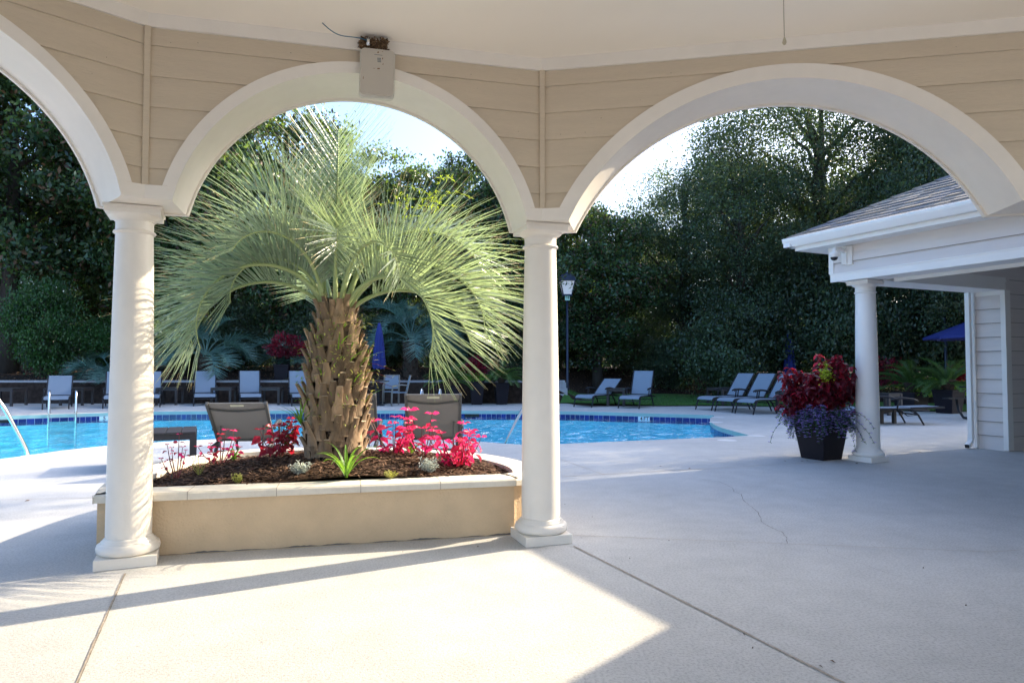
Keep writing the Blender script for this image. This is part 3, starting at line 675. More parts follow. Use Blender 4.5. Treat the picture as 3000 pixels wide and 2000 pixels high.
# palm ------------------------------------------------------------
def frond(mb_r, mb_l, base, az, e0, bend, L, nl=62, ll=.55, seed=0, twist=0, power=1.35, lw=.0050, petiole=.2, side=0, vee0=50):
    rnd = random.Random(seed); N = 40; p = Vector(base); pts = [p.copy()]; tans = []
    azr = az
    for k in range(N):
        t = (k + .5) / N; e = R(e0 - bend * t ** power); a = R(azr + side * t * t)
        d = Vector((math.cos(e) * math.cos(a), math.cos(e) * math.sin(a), math.sin(e))); tans.append(d); p = p + d * (L / N); pts.append(p.copy())
    tans.append(tans[-1])
    mb_r.tube(pts, [.022 * (1 - .88 * (i / N)) * (L / 1.8) ** .5 + .0015 for i in range(N + 1)], 6)
    for k in range(nl):
        t = petiole + (1 - petiole) * (k + .5) / nl
        f = t * N; i = min(N - 1, int(f)); c = pts[i].lerp(pts[i + 1], f - i); d = tans[i]
        a = R(azr + side * t * t + 90); lat = Vector((math.cos(a), math.sin(a), 0)); lat = (lat - d * lat.dot(d)).normalized()
        nup = d.cross(lat)
        u = (t - petiole) / (1 - petiole)
        le = ll * (.5 + .5 * math.sin(math.pi * min(.8, .15 + .6 * u))) * (1 - .35 * max(0, u - .8) / .2) * rnd.uniform(.94, 1.05)
        ang = R(66 - 20 * u + rnd.uniform(-2.5, 2.5)); vee = R(vee0 + rnd.uniform(-5, 5) + (12 if k % 3 == 0 else 0) - 14 * u)
        for s_ in (1, -1):
            if rnd.random() < .06: continue
            w = lw * rnd.uniform(.85, 1.15) * (1 if u < .85 else .75)
            dd = d * math.cos(ang) + (lat * s_ * math.cos(vee) + (-nup if False else nup) * math.sin(vee)) * math.sin(ang)
            dd.normalize(); nrm = dd.cross(d).normalized(); wv = nrm.cross(dd).normalized() if False else (d - dd * d.dot(dd)).normalized()
            q = c.copy(); cur = dd.copy(); ns = 5; row = []
            prev = []
            for j in range(ns + 1):
                v = j / ns; ww = w * (1 - v ** 2.2) * (.7 + .5 * math.sin(math.pi * min(1, v * 1.4 + .15))) + .0008
                row.append((q + wv * ww, q - wv * ww))
                q = q + cur * (le / ns); cur = (cur + Vector((0, 0, -.016 - .026 * v)) * (1 + rnd.uniform(-.12, .12))).normalized()
            for j in range(ns):
                mb_l.add([row[j][0], row[j][1], row[j + 1][1], row[j + 1][0]], [(0, 1, 2, 3)], 1 if j == ns - 1 and rnd.random() < .5 else 0)
    return pts

palm = empty('pindo_palm', PC + Vector((0, 0, .48)), 0, 'tall pindo palm with arching silvery green fronds and a stubby booted trunk', 'palm')
CB = Vector((-1.50, 5.75, 1.73))
# (azimuth 0 = right, 90 = away; start elevation, total bend, length, sideways curl)
FR_ = [(-5, 64, 156, 2.0, 0, 1.15), (12, 78, 152, 2.0, 0, 1.3), (-28, 66, 178, 1.75, 0, 1), (24, 62, 130, 1.95, 0, 1.1), (40, 78, 112, 1.95, 0, 1.4), (2, 48, 125, 1.6, 0, 1),
       (188, 70, 178, 2.0, 0, 1), (171, 77, 152, 2.0, 0, 1.2), (207, 66, 178, 1.85, 0, 1), (154, 80, 112, 2.0, 0, 1.6), (192, 48, 125, 1.5, 0, 1), (206, 78, 178, 1.35, 0, 1.2),
       (100, 89, 10, 1.92, 0, 1), (60, 87, 22, 1.75, 0, 1.2), (150, 86, 50, 1.75, 0, 1.8), (80, 70, 100, 1.6, 0, 1.2), (118, 60, 105, 1.6, 0, 1),
       (-74, 86, 165, 1.3, 0, 1.8), (-46, 80, 165, 1.55, 0, 1.3), (228, 84, 150, 1.5, 0, 1.6), (178, 86, 88, 1.55, 0, 1.9)]
for i, (az_, e0, bd, L_, sd, pw) in enumerate(FR_):
    r_ = MB(); l_ = MB(); bs = CB + Vector((.10 * math.cos(R(az_)), .10 * math.sin(R(az_)), random.uniform(-.06, .05)))
    frond(r_, l_, bs, az_, e0, bd, L_ * .84, nl=58, ll=.70 if L_ > 1.7 else .58, seed=i, side=sd, power=pw, vee0=random.Random(i).uniform(36, 60))
    fo = l_.build('frond', [M_palm, M_palmtip], None, fixn=False); fo.parent = palm; fo.matrix_parent_inverse = Matrix.Translation(-palm.location)
    ro = r_.build('rachis', M_rachis, fo, smooth=True)
def ppart(mb, name, m, **k):
    o = mb.build(name, m, None, **k); o.parent = palm; o.matrix_parent_inverse = Matrix.Translation(-palm.location); return o
def trad(z):                                     # trunk outline
    P_ = [(.38, .27), (.55, .285), (.8, .285), (1.1, .265), (1.4, .225), (1.65, .17), (1.85, .12)]
    for (a, ra), (c, rc_) in zip(P_, P_[1:]):
        if a <= z <= c: return ra + (rc_ - ra) * (z - a) / (c - a)
    return .1
b = MB(); zs = [.42 + .05 * k for k in range(29)]
b.lathe([(trad(z) * .74, z) for z in zs], (PC.x, PC.y, 0), 24); ppart(b, 'trunk', M_trunk, smooth=True)
b = MB(); random.seed(8); k = 0; zz = .40
NB = 132
for k in range(NB):
    z = .40 + 1.33 * (k / NB); a = k * 2.39996 + random.uniform(-.1, .1); r = trad(z) * .82; ln = random.uniform(.17, .29) * (1 if z < 1.45 else .8)
    out = R(random.uniform(7, 21) if z < 1.3 else random.uniform(5, 18)); rd = Vector((math.cos(a), math.sin(a), 0)); tg = Vector((-math.sin(a), math.cos(a), 0))
    c0 = Vector((PC.x, PC.y, z - .03)) + rd * r; ax = (Vector((0, 0, 1)) * math.cos(out) + rd * math.sin(out) + tg * random.uniform(-.08, .08)).normalized(); nn2 = tg.cross(ax).normalized()
    rows = []
    for t, w, th in ((0, .066, .030), (.3, .056, .030), (.55, .038, .024), (.92, .026, .018), (1, .028, .015)):
        w *= random.uniform(.85, 1.15); c = c0 + ax * ln * t + nn2 * (-.022 * math.sin(t * 3))
        rows.append([c + tg * w * x + nn2 * th * y for x, y in ((-1, .0), (-.6, -.75), (0, -1), (.6, -.75), (1, 0), (.55, .6), (-.55, .6))])
    vs = [v for r_ in rows for v in r_]; m_ = 7
    b.add(vs, [(i * m_ + j, i * m_ + (j + 1) % m_, (i + 1) * m_ + (j + 1) % m_, (i + 1) * m_ + j) for i in range(4) for j in range(m_)], 0)
    ct = sum(rows[4], Vector()) / m_ - ax * .008
    b.add(rows[4] + [ct], [(j, (j + 1) % m_, m_) for j in range(m_)], 1)
o = ppart(b, 'leaf_boots', [M_boot, M_bootcut], fixn=False); autosmooth(o, 45)
b = MB(); random.seed(11)
for k in range(1100):
    z = random.uniform(1.2, 1.85) if random.random() < .6 else random.uniform(.5, 1.3); a = random.uniform(0, 6.28); r = trad(min(z, 1.84)) * random.uniform(.9, 1.12)
    c = Vector((PC.x + r * math.cos(a), PC.y + r * math.sin(a), z)); d = Vector((random.gauss(0, .5), random.gauss(0, .5), random.uniform(.0, 1))).normalized() * random.uniform(.03, .1)
    q = c + d * .5 + Vector((random.gauss(0, .012), random.gauss(0, .012), 0)); b.tube([c, q, c + d], [.0012, .001, .0006], 3, cap=False)
ppart(b, 'fibre', M_fibre, fixn=False)['kind'] = 'stuff'
# weeds and fern growing out of the trunk boots
def leafq(mb, c, d, up_, l, w, m=0, fold=.25):
    d = d.normalized(); s_ = d.cross(up_)
    if s_.length < 1e-4: s_ = d.cross(Vector((0, 1, 0)))
    s_.normalize(); n_2 = s_.cross(d)
    a = c; e = c + d * l; k1 = c + d * l * .38 + s_ * w * .5 + n_2 * w * fold; k2 = c + d * l * .38 - s_ * w * .5 + n_2 * w * fold; k3 = c + d * l * .75 + s_ * w * .3 + n_2 * w * fold * .5; k4 = c + d * l * .75 - s_ * w * .3 + n_2 * w * fold * .5
    mid1 = c + d * l * .38; mid2 = c + d * l * .75 - n_2 * w * .1; e = e - n_2 * w * .35
    mb.add([a, k1, mid1, k2, k3, mid2, k4, e], [(0, 1, 2), (0, 2, 3), (1, 4, 5, 2), (2, 5, 6, 3), (4, 7, 5), (5, 7, 6)], m)
random.seed(21); b = MB()
for (cx, zlo, zhi, num, m_) in ((.18, 1.1, 1.7, 150, 1), (.05, 1.25, 1.6, 60, 0), (-.1, .9, 1.45, 50, 0), (.22, .75, 1.2, 40, 1)):
    for k in range(num):
        z = random.uniform(zlo, zhi); r = trad(z) + random.uniform(-.02, .1); a = R(random.uniform(-120, 10) if cx > 0 else random.uniform(-180, -60))
        c = Vector((PC.x + r * math.cos(a), PC.y + r * math.sin(a), z)); d = Vector((math.cos(a) + random.gauss(0, .7), math.sin(a) + random.gauss(0, .5), random.gauss(.1, .7)))
        leafq(b, c, d, Vector((0, 0, 1)), random.uniform(.02, .055), random.uniform(.006, .014), m_)
for k in range(16):                              # long grassy blades and twigs
    z = random.uniform(.9, 1.7); a = R(random.choice([-150, -120, -20, -60]) + random.uniform(-20, 20)); r = trad(z)
    c = Vector((PC.x + r * math.cos(a), PC.y + r * math.sin(a), z)); d = Vector((math.cos(a) * .5 + random.gauss(0, .2), math.sin(a) * .4, random.uniform(.4, 1))).normalized(); s_ = Vector((-math.sin(a), math.cos(a), 0))
    A = []; B = []; l = random.uniform(.15, .34)
    for j in range(7):
        t = j / 6; q = c + d * l * t + Vector((math.cos(a), math.sin(a), -1)) * (.12 * t * t); w = .006 * (1 - t * t) + .0006; A.append(q + s_ * w); B.append(q - s_ * w)
    b.strip(A, B, 0)
for k in range(3):
    p = Vector((PC.x + .22, PC.y - .15, 1.28 - .07 * k)); q = [p + Vector((.07 * j + random.uniform(-.01, .01), -.01 * j, .012 * math.sin(j) - .012 * j)) for j in range(5)]; b.tube(q, .0016, 4, 2)
    for j in range(1, 5): leafq(b, q[j], Vector((1, random.gauss(0, .5), random.gauss(0, .8))), Vector((0, 0, 1)), .045, .008, 1)
vine = b.build('trunk_weeds', [M_green, M_yel, M_stem], fixn=False); tag(vine, 'small weeds and vines sprouting from the palm trunk boots', 'weeds')
# vine with bright leaves in the right of the crown
b = MB(); random.seed(31)
for k in range(7):
    s0 = Vector((-1.05 + random.uniform(-.1, .35), 5.8 + random.uniform(-.3, .3), 2.55 + random.uniform(-.15, .3))); p = s0; d = Vector((random.uniform(.2, 1), random.uniform(-.3, .3), random.uniform(-.1, .7))).normalized(); q = [p]
    for j in range(9):
        p = p + d * .07; d = (d + Vector((random.gauss(0, .3), random.gauss(0, .3), random.gauss(-.08, .25)))).normalized(); q.append(p)
        for s_ in range(3): leafq(b, p, Vector((random.gauss(0, 1), random.gauss(0, 1), random.gauss(0, .7))), Vector((0, 0, 1)), random.uniform(.03, .05), .014, 0)
    b.tube(q, .0015, 4, 0)
tag(b.build('climbing_vine', [M_lime], fixn=False), 'thin yellow green vine scrambling over the right side of the palm crown', 'vine')

# bedding plants ------------------------------------------------------------
def coleus(name, c, h, spread, stems, leaf, mats, seed, label, cat='coleus', group=None, density=1.0, bare=.35):
    rnd = random.Random(seed); b = MB(); st = MB()
    for k in range(stems):
        a = rnd.uniform(0, 6.28); rr = spread * math.sqrt(rnd.random()); hh = h * rnd.uniform(.55, 1) * (1 - .25 * rr / spread)
        tip = c + Vector((rr * math.cos(a), rr * math.sin(a), hh)); b0 = c + Vector((rr * .15 * math.cos(a), rr * .15 * math.sin(a), 0)); mid = b0.lerp(tip, .5) + Vector((rr * .25 * math.cos(a), rr * .25 * math.sin(a), 0)) * .5
        q = [b0, b0.lerp(mid, .6), mid, mid.lerp(tip, .55), tip]; st.tube(q, [.005, .0045, .004, .003, .002], 5, cap=False)
        leaf_ = leaf * 1.25; nodes = max(2, int(hh * (1 - bare) / (leaf * .62) * density * .8))
        for j in range(nodes + 1):
            t = bare + (1 - bare) * j / nodes; i = min(3, int(t * 4)); p = q[i].lerp(q[i + 1], t * 4 - i); a2 = rnd.uniform(0, 3.14) + j * 1.57
            sz = leaf_ * rnd.uniform(.55, 1.1) * (1 if j < nodes else .7)
            for s_ in range(2 if j < nodes else 4):
                an = a2 + s_ * (3.14 if j < nodes else 1.57); d = Vector((math.cos(an), math.sin(an), rnd.uniform(-.9, .3) if j < nodes else .3)); leafq(b, p + d.normalized() * sz * .15, d, Vector((rnd.gauss(0, .6), rnd.gauss(0, .6), 1)), sz, sz * .72, rnd.randrange(len(mats)), fold=.18)
    e = empty(name, c, 0, label, cat, group)
    for mb, nm, mm in ((b, 'foliage', mats), (st, 'stem', M_stem)):
        o = mb.build(nm, mm, None, fixn=False); o.parent = e; o.matrix_parent_inverse = Matrix.Translation(-c)
    return e
def bedp(px, y, dz=0):
    x = (px - 1500) / 2000 * y; return Vector((x, y, mz(x, y) + dz - .01))
GRC = 'pink and red coleus in the raised planter'
coleus('coleus', bedp(820, 5.85), .42, .16, 9, .075, [M_crim], 1, 'dark crimson coleus left of the palm trunk', group=GRC, bare=.25, density=1.4)
coleus('coleus', bedp(650, 5.75), .36, .19, 8, .045, [M_crim, M_pink], 2, 'sparse red stemmed coleus in front of the left taupe lounger', group=GRC, bare=.5, density=.6)
coleus('coleus', bedp(525, 5.3), .36, .16, 6, .032, [M_crim, M_pink], 3, 'nearly bare red stemmed coleus beside the left column', group=GRC, bare=.6, density=.5)
coleus('coleus', bedp(1155, 6.0), .47, .22, 9, .085, [M_pink], 4, 'tall bright red coleus just right of the palm trunk', group=GRC, bare=.2, density=.95)
coleus('coleus', bedp(1240, 5.9), .42, .18, 7, .07, [M_pink], 5, 'slender magenta coleus in front of the right taupe lounger', group=GRC, bare=.4, density=.9)
coleus('coleus', bedp(1345, 5.6), .38, .24, 14, .07, [M_pink], 6, 'bushy pink coleus at the right end of the planter', group=GRC, bare=.2, density=1.1)
def tuft(name, c, n_, l, w, m, seed, label, cat, arch=.6, spread=1, up0=1.0):
    rnd = random.Random(seed); b = MB()
    for k in range(n_):
        a = rnd.uniform(0, 6.28) if n_ > 14 else k * 2.4 + rnd.uniform(-.2, .2); h = Vector((math.cos(a), math.sin(a), 0)); s_ = Vector((-math.sin(a), math.cos(a), 0)); L_ = l * rnd.uniform(.6, 1.05); e = R(rnd.uniform(45, 82)); d = h * math.cos(e) * spread + Vector((0, 0, math.sin(e) * up0)); A = []; B = []; C_ = []
        p = c.copy(); ns = 9
        for j in range(ns + 1):
            t = j / ns; ww = w * (1 - t ** 2.5) * (.75 + .5 * math.sin(math.pi * t)) + .0005
            A.append(p + s_ * ww + Vector((0, 0, ww * .5))); B.append(p - s_ * ww + Vector((0, 0, ww * .5))); C_.append(p.copy()); p = p + d.normalized() * L_ / ns; d = d.normalized() + Vector((0, 0, -1)) * arch * 2.2 * (t + .15) / ns * 2 + h * .05
        b.strip(A, C_); b.strip(C_, B)
    return tag(b.build(name, m, fixn=False), label, cat)
tuft('crinum_lily', bedp(1018, 5.0), 11, .38, .011, M_green, 3, 'strappy bright green lily arching in front of the palm trunk', 'lily', arch=.62)
tuft('young_lily', bedp(690, 6.0), 9, .17, .012, M_green, 4, 'small upright green lily behind the sparse coleus at left', 'lily', arch=.25)
tuft('young_lily', bedp(1205, 6.05), 7, .17, .012, M_green, 5, 'small upright green lily behind the magenta coleus at right', 'lily', arch=.25)
tuft('palm_sprout', bedp(890, 5.5, .30) + Vector((-.02, 0, 0)), 10, .28, .006, M_green, 7, 'long grass blades growing from the left side of the palm trunk', 'grass clump', arch=.35)
def sprig(name, c, n_, h, w, m, seed, label, cat, ll=.02):
    rnd = random.Random(seed); b = MB()
    for k in range(n_):
        a = rnd.uniform(0, 6.28); r = w * math.sqrt(rnd.random()); tip = c + Vector((r * math.cos(a), r * math.sin(a), h * rnd.uniform(.5, 1))); b.tube([c, c.lerp(tip, .5) + Vector((r * .2 * math.cos(a), r * .2 * math.sin(a), 0)), tip], .0015, 4, 0, False)
        for j in range(10):
            p = c.lerp(tip, .3 + .7 * j / 9); leafq(b, p, Vector((rnd.gauss(0, 1), rnd.gauss(0, 1), rnd.gauss(.5, .6))), Vector((0, 0, 1)), ll * rnd.uniform(.7, 1.3), ll * .45)
    return tag(b.build(name, m, fixn=False), label, cat)
sprig('dusty_miller', bedp(885, 5.05), 22, .10, .08, M_silver, 1, 'silvery grey dusty miller left of the strappy lily', 'dusty miller', .03)
sprig('dusty_miller', bedp(1258, 5.25), 26, .12, .075, M_silver, 2, 'silvery grey dusty miller under the pink coleus', 'dusty miller', .028)
sprig('low_sedum', bedp(704, 4.92), 16, .08, .05, M_yel, 3, 'small yellow sedum near the coping left of the dusty miller', 'sedum')
sprig('low_sedum', bedp(1147, 5.05), 22, .05, .06, M_yel, 4, 'low yellow green sedum right of the strappy lily', 'sedum', .014)
sprig('low_sedum', bedp(590, 5.3), 8, .16, .06, M_yel, 5, 'pale leggy sprig in front of the near table', 'sedum', .016)
b = MB(); c = bedp(553, 4.78); 
for k in range(5): leafq(b, c, Vector((math.cos(k * 1.3), math.sin(k * 1.3), 1.6)), Vector((0, 1, 0)), .055, .03)
tag(b.build('pink_flower', M_pink, fixn=False), 'single pink bloom lying by the coping near the left column', 'flower')
b = MB(); c = bedp(510, 4.75); b.tube([c, c + Vector((0, 0, .12))], .003, 6); b.tube([c + Vector((0, 0, .12)), c + Vector((0, 0, .14))], .006, 8)
tag(b.build('sprinkler_stake', M_black), 'thin black sprinkler stake in the mulch beside the left column', 'sprinkler')
b = MB(); random.seed(77)
for k in range(160): leafq(b, bedp(800, 5.85, .1) + Vector((random.gauss(.12, .05), random.gauss(0, .05), random.uniform(0, .2))), Vector((random.gauss(0, 1), random.gauss(0, 1), random.gauss(0, 1))), Vector((0, 0, 1)), .03, .014)
tag(b.build('asparagus_fern', M_bush, fixn=False), 'dark green feathery fern at the left foot of the palm', 'fern')

# ------------------------------------------------------------------ neighbouring pool building
e1 = dirv(-64.7); e2 = dirv(25.3)
def Bp(a, c, z=0): return e1 * a + e2 * c + Vector((0, 0, z))
bld = empty('pool_house', Bp(-6.44, 7.79), 0, 'grey sided pool house with shingle hip roof and open breezeway at right', 'pool house')
def bb(mb, name, m, **k):
    o = mb.build(name, m, None, **k); o.parent = bld; o.matrix_parent_inverse = Matrix.Translation(-bld.location); return o
def bbox(mb, a0, a1, c0, c1, z0, z1, m=0):
    vs = [Bp(a, c, z) for z in (z0, z1) for c in (c0, c1) for a in (a0, a1)]
    return mb.add(vs, [(0, 2, 3, 1), (4, 5, 7, 6), (0, 1, 5, 4), (2, 6, 7, 3), (0, 4, 6, 2), (1, 3, 7, 5)], m)
A0, A1_, Cc0 = -6.44, -5.98, 7.79
ZS = 2.83
bb(bbox(MB(), A0 + .01, 2.0, Cc0 + .012, Cc0 + .45, 2.385, ZS), 'beam', M_white2)
bb(bbox(MB(), A0, 2.0, Cc0 - .012, Cc0 + .012, 2.37, 2.475), 'beam_trim', M_white2, bevel=.003)
bb(bbox(MB(), A0, 2.0, Cc0 - .022, Cc0 - .010, 2.465, 2.48), 'drip_cap', M_white2)
bb(bbox(MB(), A0 + .6, 2.0, Cc0 + .44, Cc0 + .47, 2.34, 2.52), 'beam_trim', M_white2)
b = MB()                                         # siding on the left face, three courses
for z0, z1 in ((2.48, 2.615), (2.615, ZS)):
    b.add([Bp(A0 + .06, Cc0 - .016, z0), Bp(2, Cc0 - .016, z0), Bp(2, Cc0 + .004, z1), Bp(A0 + .06, Cc0 + .004, z1)], [(0, 1, 2, 3)]); b.add([Bp(A0 + .06, Cc0 - .016, z0), Bp(2, Cc0 - .016, z0), Bp(2, Cc0 + .01, z0), Bp(A0 + .06, Cc0 + .01, z0)], [(0, 1, 2, 3)])
bb(b, 'siding', M_siding2, fixn=False)
bb(bbox(MB(), A0 - .012, A0 + .06, Cc0 - .022, Cc0 + .05, 2.48, ZS), 'corner_board', M_white2)
bb(bbox(MB(), A0 - .32, 2.3, Cc0 - .29, Cc0 + 9, ZS, ZS + .02), 'soffit', M_white2)
b = bbox(MB(), A0 - .29, 2.3, Cc0 - .31, Cc0 - .29, ZS - .01, ZS + .14); bbox(b, A0 - .31, A0 - .29, Cc0 - .31, Cc0 + 9, ZS - .01, ZS + .14); bb(b, 'fascia', M_white2)
# gutter: ogee section swept along the eave
prof = [(0, .0), (-.065, .0), (-.075, .012), (-.085, .035), (-.105, .065), (-.115, .085), (-.115, .115), (-.108, .118), (-.108, .108), (0, .10)]
b = MB(); ends = []
for a in (A0 - .43, 2.3):
    ends.append([Bp(a, Cc0 - .31 + x, ZS + .045 + z) for x, z in prof])
n_p = len(prof); b.add(ends[0] + ends[1], [(i, (i + 1) % n_p, n_p + (i + 1) % n_p, n_p + i) for i in range(n_p)] + [tuple(range(n_p))])
g_ = bb(b, 'gutter', M_white2); autosmooth(g_, 50)
b = MB(); bbox(b, A0 - .42, A0 - .31, Cc0 - .41, Cc0 + 9, ZS + .045, ZS + .15); bb(b, 'gutter', M_white2)
# roof planes with shingle tabs
SL = .5; a_e, c_e, z_e = A0 - .39, Cc0 - .39, ZS + .15; WID = 8.4; half = WID / 2
def rp_side(a, u): return Bp(a, c_e + u, z_e + SL * u)
def rp_end(c, u): return Bp(a_e + u, c, z_e + SL * u)
random.seed(14); b = MB(); ex = .125; nc_ = int(half / ex)
for k in range(nc_):
    u0, u1 = k * ex, (k + 1) * ex
    for which in (0, 1):
        lo = (a_e if which == 0 else c_e) + u0; hi = 3.0 if which == 0 else c_e + WID - u0; x = lo - random.uniform(0, .3)
        fn = rp_side if which == 0 else rp_end
        while x < hi:
            w = random.choice((.16, .22, .3, .38)); x0, x1 = max(x, lo), min(x + w, hi); x += w
            if x1 - x0 < .01: continue
            lift = Vector((0, 0, random.choice((.012, .020)))); hl = Vector((0, 0, .003))
            def lim(q, u): 
                q = max(q, (a_e if which == 0 else c_e) + u); return min(q, 99 if which == 0 else c_e + WID - u)
            b.add([fn(x0, u0) + lift, fn(x1, u0) + lift, fn(lim(x1, u1), u1) + hl, fn(lim(x0, u1), u1) + hl, fn(x0, u0) - hl, fn(x1, u0) - hl], [(0, 1, 2, 3), (0, 4, 5, 1)])
bb(b, 'shingles', M_shingle, fixn=False)
b = MB(); r1, r2 = Bp(a_e + half, c_e + half, z_e + SL * half), Bp(3, c_e + half, z_e + SL * half)
b.add([Bp(a_e, c_e, z_e), Bp(3, c_e, z_e), r2, r1, Bp(a_e, c_e + WID, z_e), Bp(3, c_e + WID, z_e)], [(0, 1, 2, 3), (0, 3, 4), (4, 3, 2, 5)]); bb(b, 'roof_deck', M_shingle, fixn=False)
b = MB(); k = 0
while k < 24:
    u0, u1 = k * .18, k * .18 + .2; 
    if u1 > half: break
    p0 = Bp(a_e + u0, c_e + u0, z_e + SL * u0 + .035); p1 = Bp(a_e + u1, c_e + u1, z_e + SL * u1 + .022); l0 = e1 * .12 - Vector((0, 0, .035)); l1 = e2 * .12 - Vector((0, 0, .035))
    b.add([p0, p1, p1 + l0, p0 + l0, p1 + l1, p0 + l1], [(0, 1, 2, 3), (0, 1, 4, 5)]); k += 1
bb(b, 'hip_cap', M_shingle, fixn=False)
# added unseen roof between pool house and gazebo, shaped for its floor shadow
bb(MB().prism([(5.42, 5.96), (4.05, 4.47), (4.9, 3.2), (8.5, 1.2), (8.2, 4.6)], 2.93, 3.05), 'added_shadow_roof', M_white2)
# header and wall of the breezeway
bb(bbox(MB(), A0 + .012, A1_ - .012, Cc0 + .4, 10.89, 2.385, 2.9), 'header', M_white2)
bb(bbox(MB(), A0 + .0, A1_, Cc0 + .47, 10.93, 2.37, 2.56), 'header_trim', M_white2, bevel=.003)
b = MB(); z = 0
while z < 2.95:                                   # dark inner wall siding above the header and right of the panel
    z1 = z + .2104
    for c0, c1, zmin in ((Cc0 + .47, 10.90, 2.56), (10.90, 16, 0)):
        if z1 < zmin: continue
        b.add([Bp(A1_ + .010, c0, max(z, zmin)), Bp(A1_ + .010, c1, max(z, zmin)), Bp(A1_ - .002, c1, z1), Bp(A1_ - .002, c0, z1)], [(0, 1, 2, 3)])
        b.add([Bp(A1_ + .010, c0, max(z, zmin)), Bp(A1_ + .010, c1, max(z, zmin)), Bp(A1_ - .002, c1, max(z, zmin)), Bp(A1_ - .002, c0, max(z, zmin))], [(0, 1, 2, 3)])
    z = z1
z = 0
while z < 2.36:                                   # end face
    z1 = min(z + .2104, 2.37)
    b.add([Bp(A0 + .03, 10.872, z), Bp(A1_ - .05, 10.872, z), Bp(A1_ - .05, 10.892, z1), Bp(A0 + .03, 10.892, z1)], [(0, 1, 2, 3)]); b.add([Bp(A0 + .03, 10.872, z), Bp(A1_ - .05, 10.872, z), Bp(A1_ - .05, 10.9, z), Bp(A0 + .03, 10.9, z)], [(0, 1, 2, 3)]); z = z1
b.add([Bp(A0, 10.9, 0), Bp(A0, 16, 0), Bp(A0, 16, 2.83), Bp(A0, 10.9, 2.83)], [(0, 1, 2, 3)])
bb(b, 'siding', M_siding2, fixn=False)
bb(bbox(MB(), A1_ - .05, A1_ + .018, 10.85, 10.98, .01, 2.372), 'corner_board', M_white2); bb(bbox(MB(), A0 - .015, A0 + .035, 10.855, 10.95, .01, 2.372), 'corner_board', M_white2)
bb(bbox(MB(), A0 + .03, A1_ - .05, 10.872, 10.9, 2.31, 2.372), 'head_trim', M_white2)
b = bbox(MB(), 1.8, 2.0, Cc0, 16, 0, 2.83); bbox(b, A1_ + .02, 2, 15.8, 16, 0, 2.83); bb(b, 'rear_wall', M_siding2)
b = MB(); z = .2104  # thin dark strips paint the shadow lines under the siding laps
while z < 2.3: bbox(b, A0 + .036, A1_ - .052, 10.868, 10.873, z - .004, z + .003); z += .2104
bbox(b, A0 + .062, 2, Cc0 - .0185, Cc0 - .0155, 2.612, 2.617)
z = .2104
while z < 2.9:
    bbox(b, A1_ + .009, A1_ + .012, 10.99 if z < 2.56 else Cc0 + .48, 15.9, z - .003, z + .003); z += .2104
bb(b, 'lap_shadow_strip', M_lapshadow, fixn=False)
# downspout
b = MB(); dsx, dsc = A0 + .0, 10.76
bbox(b, dsx - .035, dsx + .035, dsc - .03, dsc + .03, .13, 2.37); bb(b, 'downspout', M_white2, bevel=.006)
b = MB(); b.bar(Bp(dsx, dsc, .15), Bp(dsx + .01, dsc - .05, .075), .07, .06).bar(Bp(dsx + .01, dsc - .045, .085), Bp(dsx + .03, dsc - .15, .045), .07, .065); bb(b, 'downspout_elbow', M_white2, bevel=.006)
b = MB(); b.bar(Bp(dsx + .03, dsc - .15, .045), Bp(dsx + .031, dsc - .154, .044), .06, .055); bb(b, 'downspout_mouth', M_black)
c3 = column(Vector((4.71, 9.07, 0)), R(25), 2.372, rb=.145, rt=.122, parent=None, m=M_white2); c3.parent = bld; c3.matrix_parent_inverse = Matrix.Translation(-bld.location)
# security camera
mp_ = Bp(-6.187, Cc0 - .0, 2.69); oo = -e2
scam = empty('security_camera', mp_, 0, 'white dome security camera on a wall arm under the pool house eave', 'security camera')
def sp(mb, name, m, **k):
    o = mb.build(name, m, None, **k); o.parent = scam; o.matrix_parent_inverse = Matrix.Translation(-scam.location); return o
b = MB(); b.bar(mp_ + e1 * .05 + oo * .001, mp_ + e1 * .05 + oo * .035, .10, .24); sp(b, 'back_plate', M_white2, bevel=.004)
b = MB(); b.bar(mp_ + e1 * .0 + oo * .03, mp_ + oo * .06, .07, .22); b.tube([mp_ + oo * .04 + Vector((0, 0, .06)), mp_ + oo * .15 + Vector((0, 0, .085)), mp_ + oo * .21 + Vector((0, 0, .085)), mp_ + oo * .235 + Vector((0, 0, .065)), mp_ + oo * .235 + Vector((0, 0, .03))], .028, 14); sp(b, 'arm', M_white2, smooth=False)
q = mp_ + oo * .235
sp(MB().lathe([(.02, .04), (.055, .036), (.062, .02), (.062, .004), (.056, .0), (.056, -.022), (.052, -.03), (.03, -.03)], q, 24), 'housing', M_white2, smooth=True)
sp(MB().lathe([(.046, -.03), (.045, -.042), (.036, -.06), (.02, -.071), (.002, -.075)], q, 24), 'lens_dome', M_lens, smooth=True)

